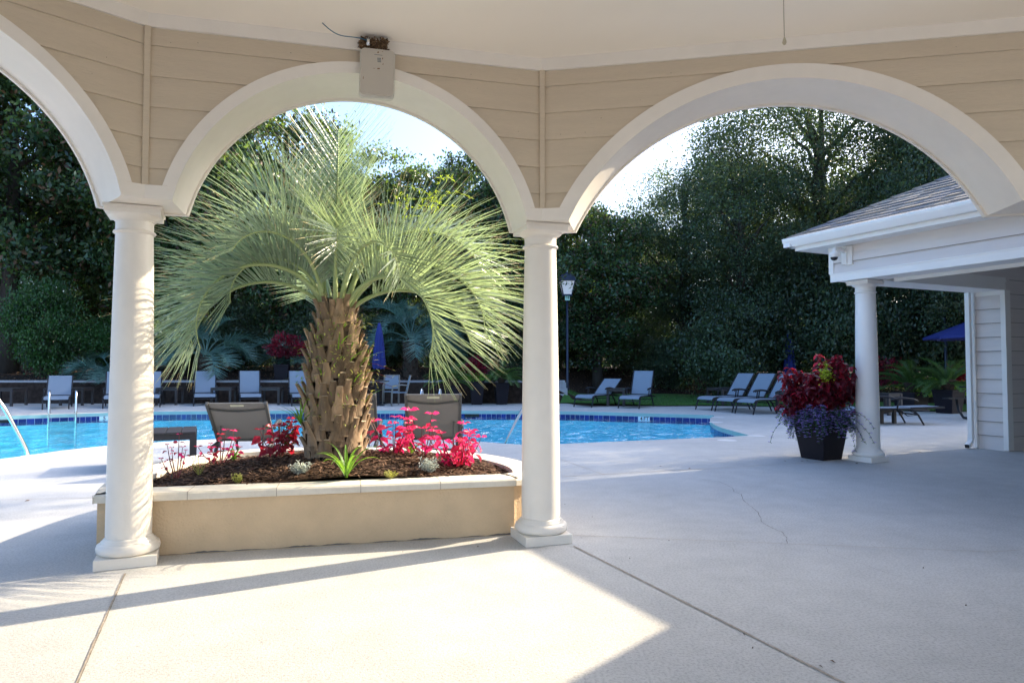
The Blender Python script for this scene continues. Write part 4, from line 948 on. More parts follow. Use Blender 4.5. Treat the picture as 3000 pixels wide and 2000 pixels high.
# ------------------------------------------------------------------ furniture
def lounger(label, x, y, head_az, theta, sh=.36, sling=M_slingB, fr=M_dark, group='sling loungers round the pool', tagp=False, W_=.60, bl=.80):
    """x, y: middle of the front feet; head_az: direction from foot to head."""
    root = empty('sun_lounger', (x, y, 0), R(head_az - 90), label, 'sun lounger', group)
    th = R(theta); hy, fy = 1.16, .03
    by = lambda t: hy + math.cos(th) * t; bz = lambda t: sh + math.sin(th) * t
    curve = [(fy - .0, sh - .075), (fy + .04, sh - .03), (fy + .12, sh), (fy + .3, sh + .012), (.7, sh - .004), (hy, sh)]
    A = [Vector((-W_ / 2, yy, zz)) for yy, zz in curve]; B = [Vector((W_ / 2, yy, zz)) for yy, zz in curve]
    b = MB(); b.strip(A, B); b.strip([v - Vector((0, 0, .012)) for v in A], [v - Vector((0, 0, .012)) for v in B]); b.strip(A, [v - Vector((0, 0, .012)) for v in A]); b.strip(B, [v - Vector((0, 0, .012)) for v in B])
    autosmooth(b.build('seat', sling, root), 50)
    ux = Vector((0, math.cos(th), math.sin(th))); nx_ = Vector((0, -math.sin(th), math.cos(th)))
    o = Vector((0, hy + .015, sh + .01)); bw = W_ / 2
    q = [o + Vector((s_ * bw, 0, 0)) + ux * t + nx_ * h for h in (.0, -.012) for t in (0.01, bl) for s_ in (-1, 1)]
    b = MB(); b.add(q, [(0, 1, 3, 2), (4, 6, 7, 5), (0, 4, 5, 1), (2, 3, 7, 6), (0, 2, 6, 4), (1, 5, 7, 3)])
    bk = b.build('backrest', sling, root)
    b = MB()
    for s_ in (-1, 1): b.bar(o + Vector((s_ * (bw + .018), 0, -.015)), o + Vector((s_ * (bw + .018), 0, -.015)) + ux * (bl + .015), .034, .045)
    if tagp:                                     # curved brace and sewn label on the rear of the near loungers
        pts = [o + ux * (bl - .10 - .045 * math.sin(math.pi * k / 10)) + Vector((bw * (k / 5 - 1), 0, 0)) - nx_ * (.03) for k in range(11)]; b.tube(pts, .011, 8)
    b.bar(o + ux * .03 + Vector((-bw, 0, -.02)), o + ux * .03 + Vector((bw, 0, -.02)), .025)
    bf = b.build('back_frame', fr, bk, bevel=.006)
    if tagp:
        c = o + ux * (bl - .045) - nx_ * .016; b = MB(); b.add([c + Vector((i * .075, 0, 0)) + ux * j * .02 for i, j in ((-1, -1), (1, -1), (1, 1), (-1, 1))], [(0, 1, 2, 3)]); b.build('care_label', M_lbl, bk, fixn=False)
    for s_ in (-1, 1):
        sx = s_ * (bw + .018); b = MB()
        b.tube([(sx, fy, sh - .085), (sx, fy + .05, sh - .03), (sx, fy + .16, sh - .012), (sx, .6, sh - .016), (sx, hy, sh - .018), (sx, hy + .42, sh - .05)], .021, 8); b.build('side_rail', fr, root, smooth=True)
        b = MB(); b.tube([(sx, fy + .10, sh - .03), (sx, fy + .02, sh * .55), (sx, fy - .05, .0)], [.023, .02, .017], 8); b.build('leg', fr, root, smooth=True)
        b = MB(); b.tube([(sx, hy + .05, sh - .03), (sx, hy + .18, sh * .6), (sx, hy + .30, .0)], [.024, .022, .018], 8); b.build('leg', fr, root, smooth=True)
        b = MB(); ax = s_ * (bw + .05); b.tube([(ax, hy - .30, sh - .02), (ax, hy - .26, sh + .20)], .017, 8); b.tube([(ax, hy - .42, sh + .175), (ax, hy - .34, sh + .205), (ax, hy - .15, sh + .215), (ax, hy + .06, sh + .19), (ax, hy + .16, sh + .15)], [.02, .024, .025, .023, .018], 8); b.build('armrest', fr, root, smooth=True)
    MB().bar((-bw, fy + .02, sh * .62), (bw, fy + .02, sh * .62), .025).build('crossbar', fr, root); MB().bar((-bw, hy + .16, sh * .62), (bw, hy + .16, sh * .62), .025).build('crossbar', fr, root); b = MB()
    if theta < 12: MB().tube([(-bw * .8, hy + .1, sh - .05), (-bw * .8, hy + .3, sh - .2), (-bw * .8, hy + .55, sh - .19), (-bw * .8, hy + .3, sh - .06)], .012, 6).build('support_hoop', fr, root)
    else:
        for s_ in (-1, 1): MB().bar((s_ * bw * .8, hy + .32, sh - .06), tuple(o + Vector((s_ * bw * .8, 0, -.02)) + ux * bl * .42), .02).build('brace', fr, root)
    return root
def foot(px, py): p = G(px, py); return p.x, p.y
GF = 'pale sling loungers along the far deck'
lounger('pale lounger with a lowered back beside the left pool ladder', *foot(163, 1199), 120, 47, group=GF)
lounger('pale lounger half hidden behind the left side of the left column', *foot(338, 1196), 118, 62, group=GF)
lounger('pale lounger emerging from behind the right side of the left column', *foot(434, 1193), 116, 62, group=GF)
lounger('upright pale lounger seen through the drooping left palm frond tips', *foot(600, 1189), 114, 63, group=GF)
lounger('upright pale lounger above the left taupe lounger, between two dark side tables', *foot(735, 1189), 113, 64, group=GF)
lounger('pale lounger partly hidden behind the palm trunk', *foot(886, 1189), 112, 64, group=GF)
lounger('pale lounger with a low reclined back nearest the lamp post', *foot(1708, 1192.5), 52, 36, group=GF)
lounger('pale lounger with a tall upright back on the lawn edge right of the small table', *foot(1842, 1196.5), 62, 66, group=GF)
lounger('leftmost of the three parallel reclined loungers', 5.45, 19.45, 27, 54, group=GF, sh=.38)
lounger('middle of the three parallel reclined loungers', 5.76, 18.62, 27, 54, group=GF, sh=.38)
lounger('nearest of the three parallel reclined loungers', 6.06, 17.85, 26, 54, group=GF, sh=.38)
lounger('lounger whose foot shows just left of the red and purple flower pot', 6.86, 16.6, 26, 40, group=GF)
lounger('fully flattened lounger behind the pool house column', 7.25, 14.75, 3, 1.5, group=GF, fr=M_dark, bl=.72)
GN = 'taupe sling loungers behind the planter'
def nlounger(label, hx, hy_, z, az, theta, sh=.32, bl=.8):
    d = dirv(az); t = 1.175 + math.cos(R(theta)) * bl; lounger(label, hx - d.x * t, hy_ - d.y * t, az, theta, sh, M_slingT, M_frameT, GN, True, .62, bl)
nlounger('taupe lounger seen from behind at left, beyond the sparse red coleus', -3.24, 8.05, .75, -79, 38)
nlounger('taupe lounger seen from behind right of the palm trunk', -.95, 8.25, .9, -84, 47)
nlounger('taupe lounger mostly hidden behind the palm trunk', -1.98, 8.2, .88, -82, 47)

def side_table(label, x, y, rz, w=.58, h=.56, dpt=None, m=M_tablewood, group='dark slatted side tables'):
    dpt = dpt or w; e = empty('side_table', (x, y, 0), rz, label, 'side table', group)
    b = MB(); k = 5
    for i in range(k): b.box(((i + .5) / k * w - w / 2, 0, h - .012), (w / k - .008, dpt, .024))
    b.build('tabletop', m, e, bevel=.003)
    b = MB()
    for s_ in (-1, 1): b.box((0, s_ * (dpt / 2 - .03), h - .06), (w - .1, .03, .07)); b.box((s_ * (w / 2 - .03), 0, h - .06), (.03, dpt - .1, .07))
    b.build('apron', m, e)
    for i in (-1, 1):
        for j in (-1, 1): MB().box((i * (w / 2 - .035), j * (dpt / 2 - .035), (h - .025) / 2), (.07, .07, h - .025)).build('leg', m, e, bevel=.003)
    return e
def tb(label, px, y, **k): side_table(label, (px - 1500) / 2000 * y, y, k.pop('rz', .12), **k)
tb('dark side table at the far left edge of the far deck', 20, 21.6, w=.85)
tb('dark side table right of the lowered back lounger, behind the pool ladder', 228, 22.0, w=.72)
tb('dark side table just right of the left column', 500, 22.2, w=.66)
tb('dark side table between the two upright loungers', 657, 22.3, w=.64)
tb('dark side table left of the palm trunk', 797, 22.3, w=.64)
tb('dark side table between the low lounger and the tall lounger', 1804, 21.5, w=.56, rz=-.2)
tb('dark side table behind the three parallel loungers', 2120, 22.0, w=.78, rz=.4)
tb('dark side table beside the nearest parallel lounger, left of the flower pot', 2322, 17.9, w=.62, rz=.45)
tb('dark side table behind the flattened lounger', 2596, 17.6, w=.5, rz=.4)
tb('dark block side table in front of the flattened lounger', 2578, 15.1, w=.42, h=.34, rz=.3)
side_table('large low dark side table just behind the planter beside the left column', -4.42, 8.60, .42, w=.84, h=.45, dpt=.85)

def dining_chair(label, x, y, rz):
    e = empty('dining_chair', (x, y, 0), rz, label, 'chair', 'chairs at the round table'); fr = mat('chair_frame', (.24, .22, .19), .4)
    MB().box((0, 0, .42), (.46, .46, .02)).build('seat', M_slingT if False else M_slingB, e, bevel=.006)
    b = MB(); b.bar((0, .23, .5), (0, .33, .93), .44, .015, up=(0, 1, 0)); b.build('backrest', M_slingB, e)
    for s_ in (-1, 1):
        MB().tube([(s_ * .25, -.24, 0), (s_ * .25, -.23, .42), (s_ * .25, -.20, .62), (s_ * .25, .05, .66), (s_ * .25, .28, .64)], .016, 6).build('leg', fr, e, smooth=True)
        MB().tube([(s_ * .25, .30, 0), (s_ * .25, .22, .42), (s_ * .25, .34, .96)], .016, 6).build('leg', fr, e, smooth=True)
    MB().tube([(-.25, .34, .95), (.25, .34, .95)], .016, 6).build('top_rail', fr, e)
dining_chair('sling dining chair facing the pool behind the round table', -3.95, 22.35, .1)
dining_chair('sling dining chair seen from its side right of the round table', -3.55, 21.55, -1.35)
e = empty('bistro_table', (-4.3, 21.7, 0), 0, 'round dark pedestal table right of the palm trunk', 'table')
MB().lathe([(.40, .76), (.41, .772), (.40, .785)], (0, 0, 0), 28).build('tabletop', M_dark, e); MB().lathe([(.04, .03), (.035, .76)], (0, 0, 0), 12).build('pedestal', M_dark, e); MB().lathe([(.26, 0), (.26, .02), (.05, .05)], (0, 0, 0), 24).build('base', M_dark, e)

def closed_umbrella(label, x, y, top, bot):
    e = empty('umbrella', (x, y, 0), 0, label, 'umbrella', 'closed blue pool umbrellas'); b = MB(); n_ = 32; prof = [(0, .035), (.08, .07), (.25, .11), (.5, .14), (.75, .165), (.92, .19), (1, .17)]
    vs = []; random.seed(int(x * 7) + 50)
    ph = [random.uniform(-.2, .2) for _ in range(n_)]
    for t, r in prof:
        for k in range(n_):
            a = 2 * math.pi * k / n_; rr = r * (1 + .22 * math.cos(a * 8 + ph[k]) * min(1, t * 2)); vs.append((rr * math.cos(a + .25 * t), rr * math.sin(a + .25 * t), top - (top - bot) * t + .03 * math.cos(a * 8) * t))
    b.add(vs, [(i * n_ + k, i * n_ + (k + 1) % n_, (i + 1) * n_ + (k + 1) % n_, (i + 1) * n_ + k) for i in range(len(prof) - 1) for k in range(n_)] + [tuple(range(n_))]); b.build('canopy', M_blue, e, smooth=True)
    MB().lathe([(.022, 0), (.022, top - .05)], (0, 0, 0), 10).build('pole', M_dark, e); MB().lathe([(.012, top), (.03, top + .02), (.02, top + .05), (.003, top + .07)], (0, 0, 0), 10).build('finial', M_dark, e)
    b = MB(); b.lathe([(.135, top - .62 * (top - bot)), (.15, top - .64 * (top - bot)), (.155, top - .66 * (top - bot)), (.15, top - .68 * (top - bot))], (0, 0, 0), 20); b.build('tie_strap', M_blue, e, smooth=True)
    MB().lathe([(.25, 0), (.25, .05), (.05, .1), (.05, .2)], (0, 0, 0), 20).build('base', M_dark, e)
closed_umbrella('closed blue umbrella just right of the palm trunk', -4.42, 22.7, 2.68, 1.16)
closed_umbrella('closed blue umbrella above the flower pot at right', 9.75, 24.0, 2.5, .95)
e = empty('umbrella', (13.15, 18.9, 0), .2, 'open blue umbrella seen between the pool house column and its siding', 'umbrella'); b = MB()
ap = Vector((0, 0, 2.68)); rim = [Vector((1.52 * math.cos(k * math.pi / 4), 1.52 * math.sin(k * math.pi / 4), 2.06)) for k in range(8)]
for k in range(8):
    a, c = rim[k], rim[(k + 1) % 8]; m1 = ap.lerp(a, .5) + Vector((0, 0, .0)); m2 = ap.lerp(c, .5); mid = ap.lerp((a + c) / 2, .5) - Vector((0, 0, .03)); em = (a + c) / 2 + Vector((0, 0, .0)); b.add([ap, m1, mid, m2, a, em, c], [(0, 1, 2), (0, 2, 3), (1, 4, 5, 2), (2, 5, 6, 3)])
    dn = Vector((0, 0, -.07)); b.add([a, em, c, a + dn, em + dn * .8, c + dn], [(0, 3, 4, 1), (1, 4, 5, 2)])
b.build('canopy', M_blue, e, fixn=False); MB().lathe([(.022, 0), (.022, 2.7)], (0, 0, 0), 10).build('pole', M_dark, e)
for k in range(8): MB().bar(ap - Vector((0, 0, .05)), rim[k] - Vector((0, 0, .02)), .015).build('rib', M_dark, e)
# picnic table at the far right
e = empty('picnic_table', (11.3, 15.6, 0), .15, 'dark metal picnic table with curved legs beside the pool house wall', 'picnic table')
b = MB()
for k in range(7): b.box((0, -.33 + k * .11, .77), (1.8, .09, .03))
b.build('tabletop', M_dark, e)
for s_ in (-1, 1):
    b = MB()
    for k in range(2): b.box((0, s_ * (.72 + k * .12), .48), (1.8, .1, .03))
    b.build('bench', M_dark, e)
for s_ in (-1, 1):
    MB().tube([(s_ * .6, -.8, .47), (s_ * .6, -.74, .2), (s_ * .6, -.6, .04), (s_ * .6, 0, .02), (s_ * .6, .6, .04), (s_ * .6, .74, .2), (s_ * .6, .8, .47)], .03, 8).build('leg', M_dark, e, smooth=True); MB().tube([(s_ * .6, -.25, .76), (s_ * .6, -.35, .03)], .025, 8).build('leg', M_dark, e)

# pool rails
def rail(name, pts, r, label, cat='pool rail', group=None):
    out = []; P_ = [Vector(p) for p in pts]
    for i in range(len(P_) - 1):
        p0 = P_[max(i - 1, 0)]; p1 = P_[i]; p2 = P_[i + 1]; p3 = P_[min(i + 2, len(P_) - 1)]
        for j in range(6):
            t = j / 6; out.append(.5 * ((2 * p1) + (p2 - p0) * t + (2 * p0 - 5 * p1 + 4 * p2 - p3) * t * t + (3 * p1 - p0 - 3 * p2 + p3) * t ** 3))
    out.append(P_[-1]); return MB().tube(out, r, 12)
def ladder(label, px, pxw, py_deck, treads=True):
    c, d = nearest_wall(px, py_deck); back = Vector((-d.y, d.x, 0)); 
    e = empty('pool_ladder', c, 0, label, 'pool ladder'); w = pxw / 2000 * c.y / 2
    for s_ in (-1, 1):
        o = d * (s_ * w); B0 = lambda u, z: o + back * u + Vector((0, 0, z))
        rail('', [B0(.38, 0), B0(.38, .32), B0(.30, .52), B0(.16, .60), B0(.02, .52), B0(-.07, .2), B0(-.10, -.1), B0(-.10, -.9)], .024, '').build('handrail', M_steel, e, smooth=True)
        MB().lathe([(.05, .004), (.05, .02), (.03, .03)], tuple(B0(.38, 0)), 14).build('escutcheon', M_steel, e)
    for k in range(3): MB().bar(d * -w + back * -.10 + Vector((0, 0, -.22 - .26 * k)), d * w + back * -.10 + Vector((0, 0, -.22 - .26 * k)), .03, .07).build('tread', M_steel, e)
ladder('steel pool ladder in front of the lowered back lounger at left', 183, 66, 1212)
ladder('steel pool ladder just behind the right taupe lounger', 1258, 54, 1203)
# entry rails on the near side
o = rail('', [(-6.75, 9.62, -.7), (-6.78, 9.66, 0 - .1), (-6.92, 9.5, .45), (-7.03, 9.40, .75), (-7.10, 9.34, .82), (-7.19, 9.26, .78), (-7.30, 9.15, .45), (-7.36, 9.1, .0)], .026, '').build('pool_handrail', M_steel, None, smooth=True); tag(o, 'bent steel handrail entering the pool at the far left', 'pool rail')
o = rail('', [(-.10, 11.35, -.6), (-.12, 11.25, -.1), (.02, 10.9, .28), (.16, 10.5, .58), (.30, 10.15, .80), (.40, 9.95, .72), (.42, 9.92, 0)], .026, '').build('pool_handrail', M_steel, None, smooth=True); tag(o, 'sloping steel handrail entering the pool left of the middle column', 'pool rail')

# retaining wall of blocks
rw = empty('retaining_wall', (-12, 23.2, 0), 0, 'low grey block retaining wall behind the far loungers', 'retaining wall'); random.seed(6); b = MB(); cp = MB()
for k in range(4):
    x = -30 + (.2 if k % 2 else 0)
    while x < 1.55:
        w = random.choice((.40, .44, .48)); h = .185; b.box((x + w / 2 + 12, random.uniform(-.012, .012) + .03 * k, .0 + k * .19 + h / 2 - .06), (w - .012, .24, h)); x += w
x = -30
while x < 1.6: cp.box((x + .3 + 12, .09, .73), (.59, .3, .07)); x += .6
for j in range(8):
    for k in range(4): b.box((1.62 + 12 + .03 * k, .25 + j * .42, k * .19 + .035), (.24, .4, .185))
b.build('block_courses', M_block, rw, fixn=False); cp.build('cap_stones', M_block, rw, fixn=False)
# low stone edging on the right end
b = MB(); random.seed(61)
for k in range(3): b.box((1.95 + k * .3, 23.3 + k * .2, .1), (.3, .25, .28), random.uniform(0, 1))
tag(b.build('stone_edging', M_block, fixn=False), 'short stack of grey stones where the block wall ends', 'stones')

# lamp posts
def lamp(label, x, y, top, tagno=None, z0=0):
    e = empty('lamp_post', (x, y, z0), 0, label, 'lamp post', 'dark posts with lantern heads')
    MB().lathe([(.065, 0), (.065, .5), (.05, .55), (.042, top - .95)], (0, 0, 0), 16).build('pole', M_navy, e, smooth=True)
    h = empty; z = top - .95
    MB().frustum((0, 0), .30, .52, z + .04, z + .50).build('lantern_glass', M_glass, e)
    b = MB()
    for i in (-1, 1):
        for j in (-1, 1): b.bar((i * .15, j * .15, z + .02), (i * .26, j * .26, z + .52), .03)
    b.frustum((0, 0), .34, .30, z - .02, z + .04); b.build('lantern_frame', M_navy, e)
    b = MB(); b.frustum((0, 0), .60, .50, z + .51, z + .66).frustum((0, 0), .50, .38, z + .66, z + .76).lathe([(.08, z + .76), (.06, z + .84), (.02, z + .86)], (0, 0, 0), 12); b.build('lantern_cap', M_navy, e, bevel=.01)
    MB().lathe([(.02, z + .86), (.03, z + .90), (.02, z + .94), (.002, z + .96)], (0, 0, 0), 10).build('photocell', M_sign, e)
    if tagno:
        p = MB().box((0, -.075, z - .09), (.17, .01, .17)).build('number_plate', M_signg, e); text(tagno, .13, (0, -.083, z - .09), (math.pi / 2, 0, 0), M_text, p)
M_signg = mat('number_plate_green', (.42, .72, .60), .4)
M_glass = bpy.data.materials.new('lantern_glass'); M_glass.use_nodes = True
_b = M_glass.node_tree.nodes['Principled BSDF']; _b.inputs['Base Color'].default_value = (.55, .58, .62, 1); _b.inputs['Roughness'].default_value = .25; _b.inputs['Transmission Weight'].default_value = 0
_b.inputs['Emission Color'].default_value = (1, .95, .9, 1); _b.inputs['Emission Strength'].default_value = .05
lamp('dark lamp post with a frosted lantern numbered 18 right of the middle column', 1.98, 24.4, 4.72, '18')
lamp('tall dark lamp post rising behind the open blue umbrella', 13.6, 21.4, 5.0)

# iron fence at the wood edge
fe = empty('iron_fence', (0, 31.5, .9), 0, 'black iron picket fence along the edge of the wood', 'fence'); b = MB(); pp = []
for k in range(110):
    x = -30 + k * .5
    for j in range(4): b.box((x + j * .125, 0, .75), (.018, .018, 1.45))
b.build('pickets', M_iron, fe, fixn=False)
for z in (.12, 1.35): MB().box((-2.5, .0, z), (55, .03, .035)).build('rail', M_iron, fe)
for k in range(23): MB().box((-30 + k * 2.5, 0, .8), (.06, .06, 1.65)).build('post', M_iron, fe)

# ------------------------------------------------------------------ foliage
def leaf_cloud(name, centres, sizes, mats, seed, w=.5, spread=None, mi=None):
    """one mesh of leaf faces: centres (n,3), sizes (n,)"""
    rs = np.random.RandomState(seed); n_ = len(centres); d = rs.normal(size=(n_, 3)); d[:, 2] -= .25; d /= np.linalg.norm(d, axis=1)[:, None]
    r = rs.normal(size=(n_, 3)); s_ = np.cross(d, r); s_ /= np.linalg.norm(s_, axis=1)[:, None]; nn_ = np.cross(d, s_)
    L_ = sizes[:, None]; a = centres - d * L_ * .5; e = centres + d * L_ * .5; m1 = centres + s_ * L_ * w * .5 + nn_ * L_ * .08; m2 = centres - s_ * L_ * w * .5 + nn_ * L_ * .08
    v = np.stack([a, m1, e, m2], 1).reshape(-1, 3); me = bpy.data.meshes.new(name); me.vertices.add(n_ * 4); me.vertices.foreach_set('co', v.ravel()); me.loops.add(n_ * 4); me.loops.foreach_set('vertex_index', np.arange(n_ * 4, dtype=np.int32))
    me.polygons.add(n_); me.polygons.foreach_set('loop_start', np.arange(0, n_ * 4, 4, dtype=np.int32)); me.polygons.foreach_set('loop_total', np.full(n_, 4, dtype=np.int32))
    for m in mats: me.materials.append(m)
    if len(mats) > 1: me.polygons.foreach_set('material_index', (rs.random_sample(n_) < (mi or .15)).astype(np.int32))
    me.update(); me.validate(); return me
def crown_points(seed, nclump, per, rx, rz, cz, clump_r, low=.25, hollow=.55):
    rs = np.random.RandomState(seed); C_ = []
    while len(C_) < nclump:
        u = rs.normal(size=3); u /= np.linalg.norm(u); q = (hollow + (1 - hollow) * rs.random_sample()) ; p = u * q
        if p[2] < 0: p[0] *= 1 - .35 * -p[2]; p[1] *= 1 - .35 * -p[2]
        bump = 1 + .16 * math.sin(3 * math.atan2(u[1], u[0]) + seed) + .1 * math.sin(7 * u[2] + seed)
        C_.append((p[0] * rx * bump, p[1] * rx * bump, cz + p[2] * rz))
    C_ = np.array(C_); pts = []
    for c in C_:
        k = int(per * rs.uniform(.6, 1.4)); g = rs.normal(size=(k, 3)) * clump_r * rs.uniform(.6, 1.3) * np.array([1, 1, .55]); pts.append(c + g)
    return C_, np.concatenate(pts)
def trunk_mesh(name, C_, h0, h1, r, seed, lean=0):
    rnd = random.Random(seed); b = MB(); top = Vector((lean, 0, h1)); pts = [Vector((0, 0, -.3))] + [Vector((lean * t + rnd.uniform(-.12, .12), rnd.uniform(-.12, .12), h1 * t)) for t in (.25, .5, .75)] + [top]
    b.tube(pts, [r * 1.25, r, r * .8, r * .55, r * .25], 10)
    idx = list(range(len(C_))); rnd.shuffle(idx)
    for i in idx[:26]:
        c = Vector(C_[i]); t = min(.95, max(.25, (c.z - 1.2) / h1 * .85)); j = min(3, int(t * 4)); p = pts[j].lerp(pts[j + 1], t * 4 - j); m_ = p.lerp(c, .5) + Vector((rnd.uniform(-.3, .3), rnd.uniform(-.3, .3), rnd.uniform(-.1, .4)))
        b.tube([p, m_, c], [r * .32, r * .18, r * .05], 6)
    me = b.build(name, M_bark, None, smooth=True, fixn=False); COL.objects.unlink(me); m = me.data; bpy.data.objects.remove(me); return m
TREES = {}
def tree_kind(key, seed, nclump, per, rx, rz, cz, cr_, leaf, mats, mi, h1, r, w=.5, hollow=.5):
    C_, P_ = crown_points(seed, nclump, per, rx, rz, cz, cr_, hollow=hollow); rs = np.random.RandomState(seed + 5); sz = leaf * rs.uniform(.6, 1.3, len(P_))
    TREES[key] = (leaf_cloud('crown', P_, sz, mats, seed, w=w, mi=mi), trunk_mesh('trunk', C_, 0, h1, r, seed))
tree_kind('mag', 3, 150, 330, 3.0, 5.0, 6.3, .42, .19, [M_mag, M_magb], .10, 9.5, .24, .48)
tree_kind('mag2', 8, 135, 330, 3.2, 4.5, 5.6, .42, .18, [M_mag, M_magb], .09, 8.8, .22, .48)
tree_kind('oak', 5, 330, 330, 4.6, 5.6, 7.4, .6, .10, [M_oak], 0, 9, .34, .55, hollow=.45)
tree_kind('oak2', 15, 170, 360, 3.6, 4.6, 6.2, .5, .10, [M_oak], 0, 9, .3, .55)
tree_kind('bush', 21, 90, 190, 1.15, 1.0, 1.0, .22, .075, [M_bush], 0, 1.3, .05, .55, hollow=.55)
tree_kind('dbush', 22, 120, 170, 1.7, 1.25, 1.2, .3, .09, [M_oak], 0, 1.6, .06, .55, hollow=.5)
def tree(name, key, x, y, sx, sz, rz, label, cat='tree', group=None, z=None):
    z = terrain_z(x, y) if z is None else z
    e = empty(name, (x, y, z), rz, label, cat, group); e.scale = (sx, sx, sz)
    for nm, me in zip(('crown', 'trunk'), TREES[key]):
        o = bpy.data.objects.new(nm, me); COL.objects.link(o); o.parent = e
    return e
GM, GO, GS, GB = 'glossy magnolias behind the pool', 'dark oaks behind the pool', 'shrubs on the mulch bank', 'understorey trees at the wood edge'
M_ = lambda *a, **k: tree('magnolia_tree', *a, group=GM, **k); O_ = lambda *a, **k: tree('oak_tree', *a, group=GO, **k)
M_('mag', -19.5, 26.5, 1.25, 1.3, 0, 'glossy dark magnolia filling the far left arch')
M_('mag2', -15.5, 28.5, 1.2, 1.35, 1.1, 'magnolia seen just left of the left column')
M_('mag', -12.6, 26.2, 1.1, 1.22, 2.2, 'tall magnolia rising right behind the left column')
M_('mag2', -9.2, 27.5, 1.0, 1.12, 3.0, 'tall magnolia behind the top of the palm, against the sky')
M_('mag', -5.6, 30.0, .85, .86, 4.0, 'low topped magnolia under the bright gap of sky right of the palm top')
M_('mag2', -2.2, 29.0, .9, .98, 5.0, 'magnolia behind the right side of the palm crown')
M_('mag', .9, 27.8, .85, .92, .6, 'magnolia directly behind the middle column')
M_('mag2', 3.4, 27.0, .8, .74, 1.9, 'magnolia above the lamp post with sky showing through it')
O_('oak2', 7.2, 28.6, .9, .92, .3, 'smaller pale topped oak left of the great oak')
O_('oak', 12.4, 27.0, 1.08, 1.12, 1.2, 'great spreading dark oak in the middle of the right arch')
O_('oak2', 8.9, 26.2, .95, .95, 2.5, 'dark low branched oak behind the three parallel loungers')
O_('oak', 17.2, 25.5, 1.0, 1.05, 3.3, 'dark oak rising behind the pool house roof')
O_('oak2', 14.4, 17.9, .82, 1.0, 4.0, 'slim oak hidden beyond the pool house wall', z=0)
O_('oak2', 14.0, 20.6, .8, 1.12, 2.0, 'oak beyond the pool house, behind the open umbrella', z=0)
O_('oak2', 17.8, 20.2, .9, 1.45, 2.9, 'tall oak hidden beyond the pool house roof', z=0)
O_('oak2', 16.0, 23.2, .9, 1.3, .4, 'tall oak between the pool house roof and the great oak', z=0)
O_('oak2', 19.5, 22.0, 1.1, 1.1, 5.2, 'oak beyond the breezeway at the far right')
O_('oak', 25.5, 27.0, 1.0, 1.0, .9, 'oak far off at the right behind the pool house')
O_('oak', 23.0, 35.0, 1.1, 1.1, 4.4, 'tall oak deep in the wood behind the great oak')
M_('mag', -26, 27, 1.3, 1.3, 2, 'magnolia at the extreme left beyond the gazebo arch')
for i, (x, y, s_) in enumerate(((-22, 37, 1.0), (-16, 38, 1.05), (-11, 37, .95), (-6.5, 39, .8), (-2, 38, .78), (2.5, 37, .62), (7, 37, .8), (12, 38, 1.1), (17, 36, 1.1), (-28, 36, 1.1))):
    tree('wood_tree', ('mag2', 'oak2')[i % 2], x, y, s_ * 1.15, s_, i * 1.3, 'dim back row tree in the shaded wood behind ' + ('the far left bush', 'the bright left bush', 'the left column magnolia', 'the tallest magnolia', 'the sky gap', 'the middle column', 'the lamp post', 'the pale topped oak', 'the great oak', 'the extreme left magnolia')[i], 'tree', GB)
ds = [('tall bright green bush at the left edge above the side table', 'bush', -16.9, 24.6, 1.1, 1.75), ('bright green bush behind the left arch column, low on the bank', 'bush', -14.9, 25.6, 1.1, 1.1),
      ('dark shrub in front of the iron fence at left', 'dbush', -12.8, 28.5, .9, .9), ('dark shrub behind the left background palm', 'dbush', -10.6, 27.2, 1.0, 1.2), ('dark shrub behind the red flowers on the bank', 'dbush', -7.2, 27.0, 1.0, 1.25),
      ('dark shrub behind the closed blue umbrella by the palm', 'dbush', -4.9, 29.0, 1.0, .9), ('dark shrub behind the bistro chairs', 'dbush', -2.0, 27.4, .9, 1.1), ('dark shrub behind the potted cycads', 'dbush', .4, 26.9, .9, 1.2),
      ('dark shrub at the top of the bank behind the lamp post', 'dbush', 3.0, 31.0, .9, 1.0), ('dark shrub behind the tall upright lounger on the bank top', 'dbush', 5.4, 30.2, 1.0, 1.1),
      ('big dark hedge shrub behind the three parallel loungers', 'dbush', 7.8, 24.4, 1.15, 1.5), ('big dark hedge shrub behind the closed umbrella at right', 'dbush', 10.6, 25.2, 1.4, 1.9), ('hedge shrub seen left of the pool house column', 'dbush', 12.6, 23.6, 1.2, 1.8),
      ('hedge shrub seen under the open umbrella', 'dbush', 14.6, 23.0, 1.2, 1.7), ('hedge shrub right beside the downspout', 'dbush', 16.7, 22.0, 1.2, 1.7), ('dark shrub on the bank between the two lawn loungers', 'dbush', 6.4, 27.2, .8, .9)]
for i, (lb, k, x, y, sx, sz) in enumerate(ds): tree('shrub', k, x, y, sx, sz, i * .9, lb, 'shrub', GS)
# far wood as one mass
rs = np.random.RandomState(77); n_ = 60000; X = rs.uniform(-60, 60, n_); hh = 6.5 + 1.5 * np.sin(X * .35) + np.sin(X * .9 + 1); Y = rs.uniform(52, 60, n_); Z = rs.random_sample(n_) * hh
fw = bpy.data.objects.new('distant_wood', leaf_cloud('distant_wood', np.stack([X, Y, Z + .5], 1), rs.uniform(.35, .7, n_), [M_oak], 7, w=.6)); COL.objects.link(fw); tag(fw, 'far off dark wood behind the trees', 'woodland', kind='stuff')
